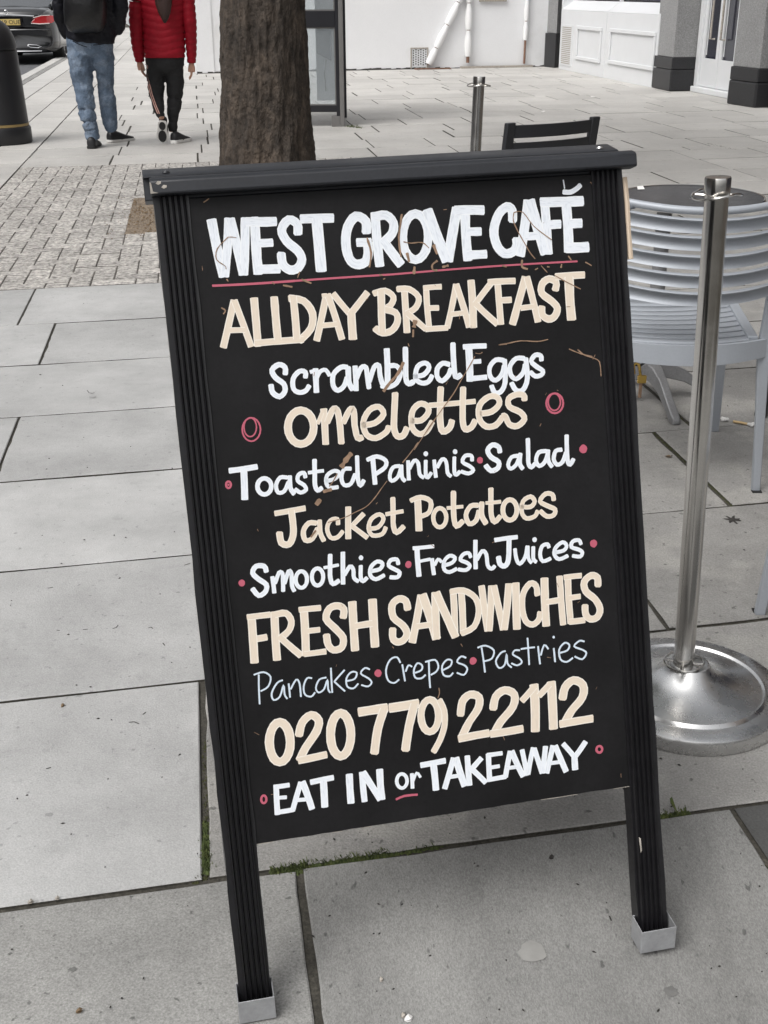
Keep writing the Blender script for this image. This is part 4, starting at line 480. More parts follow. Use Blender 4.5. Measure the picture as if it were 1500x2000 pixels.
# ================================================================== SANDWICH BOARD
BP = Vector((0.10844595, 1.21905503, 0.00195265))
BR = Matrix(((0.98007583, -0.18143254, -0.08083071), (0.19736729, 0.93528658, 0.29374337), (0.02230528, -0.3038441, 0.95246062)))
board = thing('sandwich_board', 'black wooden A-frame pavement sign hand-lettered with a cafe menu', 'sign')
mw = BR.to_4x4(); mw.translation = BP; board.matrix_world = mw
X0, X1, SW = -.3115, .3095, .044
HT = 1.1028
def stile(xa, xb, y0, y1, z0, z1, ribs, side):
    """profile across x with raised half-round ribs on the face (towards -y)"""
    pr = [(xa, y1), (xa, y0 + .004)]
    wdt = (xb - xa)
    n = ribs; rw = wdt / (n + 1.2); off = xa + (wdt - n * rw) * (.75 if side > 0 else .25)
    for i in range(n):
        c = off + rw * (i + .5)
        pr.append((c - rw * .26, y0 + .0045))
        for a in (-70, -35, 0, 35, 70): pr.append((c + rw * .24 * math.sin(R(a)), y0 + .0045 - .0058 * math.cos(R(a))))
        pr.append((c + rw * .26, y0 + .0045))
    pr += [(xb, y0 + .004), (xb, y1)]
    m_ = MB(); m_.rings([[(x, y, z) for x, y in pr] for z in [z0 + (z1 - z0) * k / 24 for k in range(25)]]); 
    q = random.Random(int(xa * 1000))
    for i, (x, y, z) in enumerate(m_.v):   # knocked, slightly wavy edges
        if abs(x - xa) < 1e-6 or abs(x - xb) < 1e-6: m_.v[i] = (x + q.gauss(0, .0006), y, z)
    return m_
SL = stile(X0, X0 + SW, 0, .026, .004, HT, 5, 1).build('stile', m_bframe, board, smooth=True, ang=50)
SR = stile(X1 - SW, X1, 0, .026, .004, HT, 5, -1).build('stile', m_bframe, board, smooth=True, ang=50)
# panel with its worn lower edge
pm = MB(); n = 40; top = []
q = random.Random(3)
for i in range(n + 1):
    x = lerp(X0 + SW - .004, X1 - SW + .004, i / n); top.append((x, .2475 + q.uniform(-.0004, .0004)))
rs = [[(x, .006, z), (x, .006, HT - .004), (x, .016, HT - .004), (x, .016, z)] for x, z in top]
pm.rings(rs); panel = pm.build('panel', m_bpanel, board)
e = MB()
for i in range(n):
    if i > 37 or (i < 2) or rnd.random() < .12:
        (xa, za), (xb, zb) = top[i], top[i + 1]; e.box(xa, xb, .0065, .0155, min(za, zb) - .0012, min(za, zb) - .0002)
e.build('worn_edge', m_worn, panel, kind='stuff')
# lettering
COL = dict(white=stroke_mat('white_sign_paint', (.75, .785, .83), (.80, .825, .85), (.52, .56, .62)),
           cream=stroke_mat('cream_sign_paint', (.71, .615, .50), (.80, .745, .67), (.62, .54, .45)),
           blue=stroke_mat('pale_chalk_pen', (.60, .68, .76), (.60, .68, .76), (.42, .50, .58)),
           red=stroke_mat('pink_sign_paint', (.48, .10, .15), (.50, .12, .17), (.36, .08, .12)))
def parse(s):
    for k in s.split(';'):
        tk = k.split(); yield tk[0][0], float(tk[0][1:]) * 1e-4, [tuple(int(a) * 1e-4 for a in q_.split(',')) for q_ in tk[1:]]
def ribbon(mb, k, wd, P, y, rs, rag=.035):
    if k == 'd':
        cx, cz = P[0]; n = 14; r = wd
        pts = [(cx + r * math.cos(i * 6.2832 / n) * rs.uniform(.93, 1.07), y, cz + r * 1.08 * math.sin(i * 6.2832 / n) * rs.uniform(.93, 1.07)) for i in range(n)]
        mb.add(pts, [tuple(range(n))]); mb.uv += [(.5, 0)] * n; return
    closed = k == 'o'
    if k == 'l':
        (xa, za), (xb, zb) = P; L_ = math.hypot(xb - xa, zb - za); n = max(3, int(L_ / .010))
        bow = rs.uniform(-.012, .012) * L_
        nx, nz = -(zb - za) / L_, (xb - xa) / L_
        P = [(lerp(xa, xb, i / n) + nx * bow * math.sin(math.pi * i / n), lerp(za, zb, i / n) + nz * bow * math.sin(math.pi * i / n)) for i in range(n + 1)]
    m = len(P); rows = []; L_ = 0
    small = wd < .0045
    for i in range(m):
        a = P[(i - 1) % m] if (closed or i) else P[0]; b = P[(i + 1) % m] if (closed or i < m - 1) else P[-1]
        dx, dz = b[0] - a[0], b[1] - a[1]; l = math.hypot(dx, dz) or 1; nx, nz = -dz / l, dx / l
        wv = wd * .5 * (1 + rs.gauss(0, rag * .5))
        if i: L_ += math.hypot(P[i][0] - P[i - 1][0], P[i][1] - P[i - 1][1])
        ex = 0
        rows.append(((P[i][0] + nx * wv * rs.uniform(.97, 1.03), P[i][1] + nz * wv), (P[i][0] - nx * wv, P[i][1] - nz * wv), L_, (dx / l, dz / l), wv))
    V_ = []; F = []; UV = []
    o = len(mb.v)
    # rounded / ragged brush ends
    seq = []
    if not closed:
        (l0, r0_, s0, t0, w0) = rows[0]; k0 = .42 if (k == 'c' or small) else .16
        c0 = ((l0[0] + r0_[0]) / 2, (l0[1] + r0_[1]) / 2)
        seq.append(((lerp(c0[0], l0[0], .62) - t0[0] * w0 * k0, lerp(c0[1], l0[1], .62) - t0[1] * w0 * k0), (lerp(c0[0], r0_[0], .62) - t0[0] * w0 * k0 * rs.uniform(.5, 1.2), lerp(c0[1], r0_[1], .62) - t0[1] * w0 * k0 * rs.uniform(.5, 1.2)), s0 - w0 * k0, .19, .81))
    for l_, r_, s_, t_, w_ in rows: seq.append((l_, r_, s_, 0., 1.))
    if not closed:
        (l0, r0_, s0, t0, w0) = rows[-1]; c0 = ((l0[0] + r0_[0]) / 2, (l0[1] + r0_[1]) / 2)
        seq.append(((lerp(c0[0], l0[0], .62) + t0[0] * w0 * k0, lerp(c0[1], l0[1], .62) + t0[1] * w0 * k0), (lerp(c0[0], r0_[0], .62) + t0[0] * w0 * k0 * rs.uniform(.5, 1.2), lerp(c0[1], r0_[1], .62) + t0[1] * w0 * k0 * rs.uniform(.5, 1.2)), s0 + w0 * k0, .19, .81))
    n = len(seq); off = rs.uniform(0, 50)
    for l_, r_, *_ in seq: V_ += [(l_[0], y, l_[1]), (r_[0], y, r_[1])]
    for i in range(n if closed else n - 1):
        j = (i + 1) % n
        F.append((2 * i, 2 * i + 1, 2 * j + 1, 2 * j))
        sa = seq[i][2] * 90 + off; sb = (seq[j][2] if j else L_ + .004) * 90 + off
        UV += [(seq[i][3], sa), (seq[i][4], sa), (seq[j][4], sb), (seq[j][3], sb)]
    mb.add(V_, F); mb.uv += UV
lay = 0
for name, col, data in LET:
    mb = MB(); mb.uv = []; rs = random.Random(len(name) * 7 + 1)
    if col == 'red':
        for k, wd, P in parse(data):
            mb = MB(); mb.uv = []; ribbon(mb, k, wd, P, .0056 - .00002 * (lay % 9), rs); lay += 1
            mb.build({'o': 'painted_ring', 'd': 'painted_dot'}.get(k, 'painted_line'), COL[col], panel)
        continue
    for k, wd, P in parse(data):
        ribbon(mb, k, wd, P, .0056 - .00002 * (lay % 9), rs); lay += 1
    mb.build('lettering', COL[col], panel, label='hand-painted ' + {'white': 'white ', 'cream': 'cream ', 'blue': 'pale blue ', 'red': ''}[col] + name)
mb = MB(); mb.uv = []; rs = random.Random(4)
for i, (k, wd, P) in enumerate(parse(CHIPS)): ribbon(mb, 'c' if len(P) > 2 else 'l', wd * rs.uniform(.75, 1), P, .0051 - .00006 * (i % 5), rs, .35)
for _ in range(34):
    x, z = rs.uniform(X0 + SW, X1 - SW), rs.uniform(.26, 1.07); ribbon(mb, 'l', rs.uniform(.0004, .0009), [(x, z), (x + rs.uniform(-.006, .006), z + rs.uniform(-.006, .006))], .0050, rs, .3)
mb.build('scratches', m_chip, panel, kind='stuff')
# cap rails: front rail overhangs to the right, the rear one to the left
cap = MB(); pr = [(-.012, 1.1032), (-.0140, 1.1048), (-.0140, 1.1190), (-.0105, 1.1225), (-.001, 1.1262), (.010, 1.1262), (.010, 1.1032)]
cap.rings([[(x, y, z) for y, z in pr] for x in [lerp(-.3135, .3235, k / 12) for k in range(13)]]); capo = cap.build('cap_rail', m_bcap, board, smooth=True, bevel=.0015)
cap = MB(); pr = [(-.0005, 1.1266), (.003, 1.1290), (.036, 1.1425), (.041, 1.1420), (.045, 1.136), (.045, 1.10), (.0105, 1.10), (.0105, 1.1266)]
cap.rings([[(x, y, z) for y, z in pr] for x in [lerp(-.3215, .3045, k / 12) for k in range(13)]]); cap2 = cap.build('cap_rail', m_bcap, board, smooth=True, bevel=.002)
for x in (-.292, .283):
    s_ = MB(); s_.lathe([(.0005, .0022), (.0042, .0016), (.0052, -.001)], (x, .014, 1.1337), 14); s_.build('screw', m_screw if x > 0 else m_bcap, cap2, smooth=True)
for x, y, z in ((-.300, -.0145, 1.1115), (-.3065, -.0145, 1.1165)):
    s_ = MB(); s_.add([(x, y, z), (x + .003, y, z - .002), (x + .0065, y, z - .0005), (x + .007, y, z + .002), (x + .003, y, z + .0028)], [(0, 1, 2, 3, 4)]); s_.build('scuff', m_worn, capo)
sc = MB(); sc.add([(-.3137, -.0144, 1.1045), (-.304, -.0144, 1.1048), (-.3105, -.0144, 1.107), (-.3118, -.0144, 1.1165), (-.3137, -.0144, 1.119)], [(0, 1, 2, 3, 4)]); sc.build('scuff', m_worn, capo)
# bare wood strip on the outside of the right stile
wv = MB(); wv.tube([(X1 + .0040, .010, 1.093), (X1 + .0055, .010, 1.06), (X1 + .0050, .010, 1.02), (X1 + .0062, .010, .9845)], [(.0045, .004)] * 4, 8); wv.build('bare_wood_strip', m_wood, board, smooth=True)
wv = MB(); wv.add([(X1 - SW + .0065, -.0025, .173), (X1 - SW + .0095, -.0025, .171), (X1 - SW + .0100, -.0025, .153), (X1 - SW + .0080, -.0025, .149)], [(0, 1, 2, 3)]); 
wv.build('paint_chip', m_worn, board)
# folded metal shoes, level with the ground
RI = BR.inverted()
def shoe(px0, par, zb_, hh):
    m_ = MB(); ld = RI @ Vector((0, 0, -1))
    x0, x1 = px0; t_ = .0015
    for (xa, xb, ya, yb) in ((x0, x1, -.0065, -.005), (x0, x1, .027, .0285), (x0, x0 + t_, -.005, .027), (x1 - t_, x1, -.005, .027), (x0 + .002, x1 - .002, -.005, .027)):
        h = hh if not (xa == x0 + .002) else zb_ + .002; vv = []
        for z in (zb_, h):
            for x, y in ((xa, ya), (xb, ya), (xb, yb), (xa, yb)):
                yy = y + (z * -.30); zz = z + y * .30
                vv.append((x, yy, zz))
        m_.add(vv, [(3, 2, 1, 0), (4, 5, 6, 7), (0, 1, 5, 4), (1, 2, 6, 5), (2, 3, 7, 6), (3, 0, 4, 7)])
    return m_.build('foot', m_alu, par, bevel=.0008)
shoe((X0 - .0035, X0 + SW + .0025), board, .0065, .0430); shoe((X1 - SW - .0035, X1 + .0055), board, .002, .0395)
# rear frame, hinged under the cap, leaning the other way
rear = MB(); a_ = R(35.5)
def rp(x, v, y): # v = distance down from hinge
    return (x, .030 + math.sin(a_) * v + math.cos(a_) * y, 1.10 - math.cos(a_) * v + math.sin(a_) * y)
def rbox(x0, x1, v0, v1, y0, y1):
    m_ = MB(); m_.add([rp(x, v, y) for v in (v0, v1) for x, y in ((x0, y0), (x1, y0), (x1, y1), (x0, y1))], [(3, 2, 1, 0), (4, 5, 6, 7), (0, 1, 5, 4), (1, 2, 6, 5), (2, 3, 7, 6), (3, 0, 4, 7)]); return m_
rbox(X0 + .02, X0 + SW, 0, 1.10, 0, .024).build('rear_stile', m_bframe, board, bevel=.003); rbox(X1 - SW - .012, X1 - .022, 0, 1.10, 0, .024).build('rear_stile', m_bframe, board, bevel=.003)
rbox(X0 + SW, X1 - SW - .012, .005, .86, .008, .018).build('rear_panel', m_bpanel, board)
# ================================================================== ROPE STANCHIONS
from mathutils import noise as mn
def stanchion(label, loc, lean=(0, 0), ring_rot=0):
    t = thing('rope_stanchion', label, 'stanchion', loc, 0, 'steel rope stanchions on the pavement')
    b = MB(); b.lathe([(.001, 0), (.186, 0), (.1885, .003), (.1885, .026), (.1865, .0305), (.181, .033), (.160, .0335), (.151, .034), (.1475, .0385), (.1455, .0405), (.143, .0385), (.141, .0365),
        (.125, .038), (.10, .0425), (.078, .050), (.060, .060), (.047, .071), (.040, .080), (.037, .084), (.034, .0845), (.034, .078), (.001, .078)], n=72)
    b.build('base', m_steelb, t, smooth=True, ang=40)
    top = Vector((lean[0], lean[1], 1.0)); bot = Vector((-.012, 0, .082)); ax = (top - bot).normalized()
    q = ax.to_track_quat('Z', 'Y').to_matrix().to_4x4(); q.translation = bot; L_ = (top - bot).length
    p = MB(); p.lathe([(.0180, -.012), (.0195, -.012), (.0195, L_ - .026), (.018, L_ - .026)], n=32, T=q); p.build('post', m_steel, t, smooth=True, ang=40)
    p = MB(); p.lathe([(.016, L_ - .034), (.0165, L_ - .027), (.0212, L_ - .025), (.0214, L_ - .003), (.0205, L_), (.002, L_ + .0008)], n=32, T=q); p.build('post_cap', m_steel, t, smooth=True, ang=40)
    def ring(z, r, wob, name, wire, sc=1.0):
        pts = []
        for k in range(40):
            a = k * 2 * math.pi / 40 + ring_rot
            rr = r * (1 + .16 * abs(math.cos(2 * a)) ** 1.5 * wob)
            pts.append(q @ Vector((rr * math.cos(a), rr * math.sin(a), z + .004 * wob * math.sin(2 * a + .6) + .0008)))
        m_ = MB(); m_.tube(pts, wire, 8, close=True)
        for k in range(4):
            a = ring_rot + k * math.pi / 2 + .785
            m_.tube([q @ Vector((.018 * math.cos(a), .018 * math.sin(a), z)), q @ Vector((r * math.cos(a), r * math.sin(a), z + .001))], wire * 1.1, 6)
        m_.build(name, m_steel, t, smooth=True)
    ring(L_ - .029, .0345, 1.0, 'rope_ring', .0022); ring(.004, .036, .25, 'base_clip', .0021)
    c = MB(); c.lathe([(.020, -.004), (.030, -.004), (.031, -.001), (.020, .001)], n=28, T=q); c.build('collar', m_steelb, t, smooth=True)
    return t
sb = G(1339, 1366)
top = V(1402, 352, sb.y + .0)
stanchion('tall steel rope stanchion with round domed base beside the chalk-lettered sign', (sb.x, sb.y, 0), (top.x - sb.x, 0), .45)
f0 = V(935, 152, 4.27)
stanchion('farther steel rope stanchion rising behind the top of the sign', (f0.x - .01, 4.27, 0), (.012, 0), 0.1)
# ================================================================== SILVER SLATTED CHAIRS
def arc(x, a, hw): return -a * (1 - (x / hw) ** 2)
def silver_chair(label, loc, rz):
    t = thing('slatted_chair', label, 'chair', loc, rz, 'silver slatted metal cafe chairs')
    hw = .205
    def yb(z): return -.012 - .03 * max(0, (z - .44) / .36)
    for s in (-1, 1):   # upright and rear leg in one flat bar
        m_ = MB(); rs = []
        for z, w_, dx, dy in ((0, .0115, .030, .012), (.2, .0125, .014, .004), (.36, .0155, 0, 0), (.40, .019, 0, 0), (.44, .019, 0, 0), (.50, .0165, 0, -.003), (.65, .0155, -.001, -.014), (.79, .0145, -.003, -.030), (.806, .009, -.003, -.031)):
            x = s * (.207 + dx); y = -.004 + dy
            rs.append([(x - w_, y - .0085, z), (x + w_, y - .0085, z), (x + w_, y + .0085, z), (x - w_, y + .0085, z)])
        m_.rings(rs); m_.build('rear_leg', m_chair, t, bevel=.003, smooth=True, ang=60)
        m_ = MB(); rs = []
        for z, w_ in ((0, .0125), (.30, .0145), (.425, .016)):
            x = s * (.222 + .018 * (1 - z / .42)); y = .455 + .03 * (1 - z / .42)
            rs.append([(x - w_ * 1.2, y - .010, z), (x + w_ * 1.2, y - .010, z), (x + w_ * 1.2, y + .010, z), (x - w_ * 1.2, y + .010, z)])
        m_.rings(rs); m_.build('front_leg', m_chair, t, bevel=.003, smooth=True, ang=60)
        f_ = MB(); f_.box(s * .237 - .013, s * .237 + .013, -.012, .005, -.001, .004); f_.build('foot_pad', m_tyre, t)
        m_ = MB(); xs = [(s * .170, -.01), (s * .225, .44)]
        (xa, ya), (xb, yb_) = xs; m_.rings([[(x - .014, y, .418), (x + .014, y, .418), (x + .014, y, .446), (x - .014, y, .446)] for x, y in xs]); m_.build('side_rail', m_chair, t, bevel=.003)
    xs = [lerp(-hw, hw, k / 28) for k in range(29)]
    m_ = MB(); m_.tube([(x, yb(.79) + arc(x, .078, hw) + .002, .787 + .012 * (x / hw) ** 2) for x in xs], .0095, 12); m_.build('top_rail', m_chair, t, smooth=True)
    for s in (-1, 1):
        m_ = MB(); x = s * (hw - .018); m_.tube([(x - .009, yb(.79) + arc(x, .078, hw), .7915), (x + .009, yb(.79) + arc(x, .078, hw) + .008, .7925)], .0125, 12); m_.build('rail_joint', m_chair, t, smooth=True)
    for k in range(5):   # back slats: a bead, a hollow face and a flared lower lip
        zt = .7735 - .0468 * k; m_ = MB(); rs = []
        pr = [(-.001, 0.000), (-.0075, -.001), (-.0120, -.0045), (-.0095, -.0085), (.004, -.0098), (.0055, -.018), (.0045, -.027), (.0012, -.034), (-.0025, -.0385), (.0005, -.0395), (.0040, -.035), (.0078, -.027), (.0088, -.016), (.007, -.006)]
        if k == 0: pr = [(y, z - .004) for y, z in pr]
        for x in xs: rs.append([(x, yb(zt + z) + arc(x, .078, hw) + y, zt + z * .96 + .012 * (x / hw) ** 2) for y, z in pr])
        m_.rings(rs); m_.build('back_slat', m_chair, t, smooth=True, ang=50)
    for k in range(9):
        y0 = .008 + k * .0475; m_ = MB(); rs = []
        hx = lerp(.158, .213, (y0) / .44)
        for i in range(21):
            x = lerp(-hx, hx, i / 20); yy = y0 + arc(x, .055, .205) * (1 if k < 8 else .8)
            ww = .0325
            rs.append([(x, yy, .421), (x, yy + ww, .421), (x, yy + ww, .4375), (x, yy + ww - .003, .4398), (x, yy + .003, .4398), (x, yy, .4375)])
        m_.rings(rs); m_.build('seat_slat', m_chair, t, smooth=True, ang=40)
    m_ = MB(); rs = []
    for i in range(25):   # rear apron below the seat, following the curve
        x = lerp(-.205, .205, i / 24); y = -.010 + arc(x, .060, .205)
        zl = .386 + .006 * (x / .205) ** 2
        rs.append([(x, y - .006, zl), (x, y + .006, zl), (x, y + .010, .436), (x, y + .004, .4405), (x, y - .004, .4395)])
    m_.rings(rs); m_.build('rear_apron', m_chair, t, smooth=True, ang=45)
    m_ = MB(); m_.box(-.225, .225, .452, .466, .395, .432); m_.build('front_apron', m_chair, t, bevel=.003)
    return t
ch1 = silver_chair('silver slatted chair standing directly behind the tall steel stanchion', (.797, 2.965, 0), R(-.5))
l2 = G(1481, 1199)
dup(ch1, (l2.x + .235, l2.y - .02, 0), R(180 - 2), 'silver chair with just one leg showing, at the right edge behind the steel base')
# fix: copy is turned so that its rear leg stands at the spot seen
cp = [o for o in bpy.data.objects if o.name.startswith('slatted_chair') and o is not ch1][0]
cp.rotation_euler = (0, 0, R(178)); cp.location = (l2.x + .240, l2.y, 0)
# ================================================================== BLACK CHAIRS
def black_chair(label, loc, rz):
    t = thing('black_chair', label, 'chair', loc, rz, 'black metal cafe chairs')
    for s in (-1, 1):
        m_ = MB(); rs = []
        for z, y in ((0, .03), (.42, 0), (.60, -.012), (.825, -.045)):
            x = s * (.205 + .035 * max(0, 1 - z / .42)); rs.append([(x - .020, y - .01, z), (x + .020, y - .01, z), (x + .020, y + .012, z), (x - .020, y + .012, z)])
        m_.rings(rs); m_.build('rear_leg', m_bchair, t, bevel=.004, smooth=True, ang=50)
        m_ = MB(); rs = []
        for z in (0, .44): x = s * .205; rs.append([(x - .015, .42, z), (x + .015, .42, z), (x + .015, .445, z), (x - .015, .445, z)])
        m_.rings(rs); m_.build('front_leg', m_bchair, t, bevel=.004)
        m_ = MB(); m_.box(s * .205 - .012, s * .205 + .012, .01, .42, .40, .44); m_.build('side_rail', m_bchair, t, bevel=.003)
    for k in range(4):
        z1 = .815 - k * .0640; m_ = MB(); rs = []
        for i in range(19):
            x = lerp(-.192, .192, i / 18); y = -.040 + k * .008 - .028 * (1 - (x / .192) ** 2)
            rs.append([(x, y - .004, z1 - .047), (x, y + .006, z1 - .047), (x, y + .003, z1), (x, y - .008, z1)])
        m_.rings(rs); m_.build('back_slat', m_bchair, t, smooth=True, ang=40, bevel=.0015)
    for k in range(7):
        m_ = MB(); m_.box(-.195, .195, .015 + k * .06, .015 + k * .06 + .048, .438, .450); m_.build('seat_slat', m_bchair, t, bevel=.003)
    return t
bc = black_chair('black slatted metal chair whose back shows above the cap of the sign', (.632, 4.69, -.006), R(31))
p = G(1466, 822)
dup(bc, (p.x + .215, p.y - .13, 0), R(-38), 'black chair almost hidden behind the silver chair, one dark leg showing')
# ================================================================== ROUND TABLE
TX, TY = .965, 3.71
t = thing('round_table', 'small round table with a dark reflective top and steel rim on a cast metal foot', 'table', (TX, TY, 0))
m_ = MB(); m_.lathe([(.001, .672), (.214, .672), (.218, .674), (.218, .6835), (.001, .6835)], n=64); m_.build('table_top', m_ttop, t, smooth=True, ang=40)
m_ = MB(); m_.lathe([(.2185, .664), (.2225, .665), (.2245, .671), (.2245, .681), (.222, .686), (.2175, .6845)], n=64); 
m_.f = [f for f in m_.f if len(f) == 4]; m_.build('rim', m_steel, t, smooth=True, ang=40)
cx_, cy_ = -.07, .04
m_ = MB(); m_.lathe([(.03, .10), (.034, .13), (.030, .16), (.024, .165), (.024, .66), (.055, .664), (.055, .671)], (cx_, cy_, 0), 24); m_.build('column', m_cast, t, smooth=True, ang=40)
for k, a in enumerate((-80, 10, 100, 190)):
    m_ = MB(); ca, sa = math.cos(R(a)), math.sin(R(a)); rs = []
    for r, zt, zb, w_ in ((.015, .135, .085, .028), (.06, .132, .080, .022), (.12, .105, .062, .0175), (.18, .062, .030, .017), (.225, .032, .004, .018), (.245, .022, 0, .016), (.252, .012, 0, .009)):
        c = Vector((cx_ + ca * r, cy_ + sa * r, 0)); nx, ny = -sa * w_, ca * w_
        rs.append([(c.x - nx, c.y - ny, zb), (c.x + nx, c.y + ny, zb), (c.x + nx * .8, c.y + ny * .8, zt), (c.x - nx * .8, c.y - ny * .8, zt)])
    m_.rings(rs); m_.build('foot', m_cast, t, bevel=.004, bseg=3, smooth=True, ang=50)
# broken white flake lying on the table top
m_ = MB(); p = V(1250, 372, 3.86); z = .6855
m_.add([(p.x - .014, p.y - .03, z), (p.x + .010, p.y - .022, z), (p.x + .013, p.y + .02, z + .004), (p.x - .004, p.y + .03, z + .001)], [(0, 1, 2, 3)]); tag(m_.build('paper_scrap', m_cig), 'small torn white scrap lying on the round table top', 'litter')
# ================================================================== PADLOCK on a cable round the table foot
p = V(1253, 740, 3.50)
t = thing('padlock', 'brass padlock hanging on a cable beside the right edge of the sign', 'padlock', tuple(p))
m_ = MB(); m_.box(-.013, .015, -.006, .006, -.014, .012); m_.build('lock_body', m_brass, t, bevel=.003)
m_ = MB(); m_.tube([(-.004, 0, .008), (-.008, 0, .030), (-.013, 0, .047), (-.022, .002, .052), (-.028, .004, .040), (-.024, .004, .015)], .0048, 10); m_.build('shackle', m_brass, t, smooth=True)
m_ = MB(); m_.box(-.006, .004, -.003, .003, -.062, -.013); m_.build('hasp', m_chip, t, bevel=.001)
m_ = MB(); q = [Vector((-.02, .002, .045))]; c = Vector((TX + cx_, TY + cy_, p.z + .06)) - p
m_.tube([(-.022, .003, .045), (-.05, .05, .03), (c.x - .05, c.y - .05, .02), (c.x - .045, c.y + .03, .03), (c.x + .02, c.y + .045, .04), (c.x + .05, c.y, .04), (c.x + .02, c.y - .06, .03), (.0, .03, .035), (-.02, .003, .045)], .004, 8); m_.build('cable', m_tyre, t, smooth=True)
# ================================================================== SMALL THINGS ON THE PAVING
a, b = G(1432, 826), G(1463, 832)
t = thing('cigarette_end', 'crumpled cigarette end with a tan filter lying near the leg of the silver chair', 'litter', (a.x, a.y, .005))
m_ = MB(); d = b - a; m_.tube([(0, 0, 0), (d.x * .5, d.y * .5, .001), (d.x, d.y, 0)], .0042, 10); m_.build('filter', m_filter, t, smooth=True)
for o_, s in ((-.62, 1), (1.25, 1.2)):
    m_ = MB()
    for k in range(5):
        m_.lathe([(.001, -.004 * s), (.006 * s, -.001), (.005 * s, .004), (.001, .006)], (d.x * o_ + rnd.uniform(-.012, .012), d.y * o_ + rnd.uniform(-.01, .01), .001), 6)
    m_.build('paper_crumb', m_cig, t)
p = G(1430, 1016); m_ = MB(); n = 26; pts = []
for k in range(n):
    a_ = k * 2 * math.pi / n; r = (.021 if k % 4 < 2 else .010) * rnd.uniform(.8, 1.2); pts.append((p.x + r * math.cos(a_), p.y + r * 1.25 * math.sin(a_), .0022))
m_.add(pts + [(p.x, p.y, .003)], [(k, (k + 1) % n, n) for k in range(n)]); tag(m_.build('trodden_leaf', m_litter), 'dark trodden leaf with ragged lobes flat on the slab right of the steel post', 'leaf')
def leaf(px, py, l, wd, a, label, m=None, nm='dry_leaf'):
    p = G(px, py); m_ = MB(); ca, sa = math.cos(a), math.sin(a); P = []
    for u_, v_, z in ((-1, 0, .001), (-.5, -.7, .003), (.2, -.8, .004), (1, 0, .002), (.3, .8, .005), (-.5, .6, .003)):
        P.append((p.x + (u_ * l * ca - v_ * wd * sa), p.y + (u_ * l * sa + v_ * wd * ca), z + .0015))
    P.append((p.x, p.y, .0075)); m_.add(P, [(k, (k + 1) % 6, 6) for k in range(6)])
    m_.add([(x, y, .0012) for x, y, z in P[:6]], [(5, 4, 3, 2, 1, 0)])
    tag(m_.build(nm, m or m_leaf), label, 'leaf' if 'leaf' in nm else 'pebble')
leaf(123, 1380, .0055, .0035, 1.2, 'small pointed brown leaf near the joint on the lowest pale slab at left')
leaf(1305, 893, .010, .006, -.5, 'curled orange brown leaf on the slab left of the steel post')
leaf(155, 1977, .0055, .0032, .5, 'dark brown leaf scrap on the slab in the bottom left corner')
leaf(1077, 1677, .0045, .004, .2, 'dark crumb on the slab below the panel of the sign', m_litter, 'crumb')
leaf(1312, 893, .004, .003, .2, 'dark tip beside the curled orange brown leaf', m_litter, 'crumb')
leaf(798, 1992, .0065, .0055, .4, 'cream coloured pebble at the bottom edge, right of the wide joint', m_cig, 'pebble')
leaf(788, 1986, .004, .0035, .9, 'smaller pebble touching the cream pebble at the bottom edge', m_worn, 'pebble')
leaf(745, 1916, .0035, .003, .9, 'tiny grey pebble above the pair of pebbles at the bottom edge', m_worn, 'pebble')
leaf(60, 1752 + 12, .0048, .0035, .3, 'pale pebble lodged in the long joint at the left edge', m_worn, 'pebble')
leaf(112, 1757, .004, .003, .1, 'pale pebble lodged in the long joint, right of the other one', m_worn, 'pebble')
def scrap(px, py, r, label):
    c = G(px, py); m_ = MB(); q = random.Random(px); P = [(c.x + r * math.cos(k * .9) * q.uniform(.5, 1.2), c.y + r * 1.6 * math.sin(k * .9) * q.uniform(.5, 1.2), .003 + q.uniform(0, r * .3)) for k in range(7)]
    m_.add(P + [(c.x, c.y, r * .5)], [(k, (k + 1) % 7, 7) for k in range(7)]); tag(m_.build('paper_scrap', m_cig, smooth=False), label, 'litter')
scrap(1062, 219, .035, 'white crumpled scrap on the paving above the black chair back'); scrap(1158, 190, .032, 'small white scrap on the paving below the white shop panels'); scrap(1335, 742, .008, 'tiny white fleck between the two legs of the silver chair')
def gum(px, py, r, label, m):
    c = G(px, py); m_ = MB(); q = random.Random(px); n = 16
    P = [(c.x + r * math.cos(k * 6.2832 / n) * q.uniform(.8, 1.15), c.y + r * math.sin(k * 6.2832 / n) * q.uniform(.8, 1.15), .0022) for k in range(n)]
    m_.add(P + [(c.x, c.y, .0030)], [(k, (k + 1) % n, n) for k in range(n)]); tag(m_.build('chewing_gum', m), label, 'gum')
m_gum = mat('old_gum', (.15, .148, .142), .8, var=.15, scale=40); m_gum2 = mat('pale_gum', (.28, .276, .262), .8, var=.12, scale=40)
gum(1311, 1938, .0095, 'dark flattened gum spot on the slab below the right foot of the sign', m_gum); gum(1040, 1861, .020, 'pale worn patch of old gum on the slab under the sign', m_gum2)
gum(640 / 3.571 + 2, 776, .012, 'faint grey gum mark on the third pale slab row at the left', mat('grey_gum', (.33, .33, .325), .8, var=.2, scale=50)); 
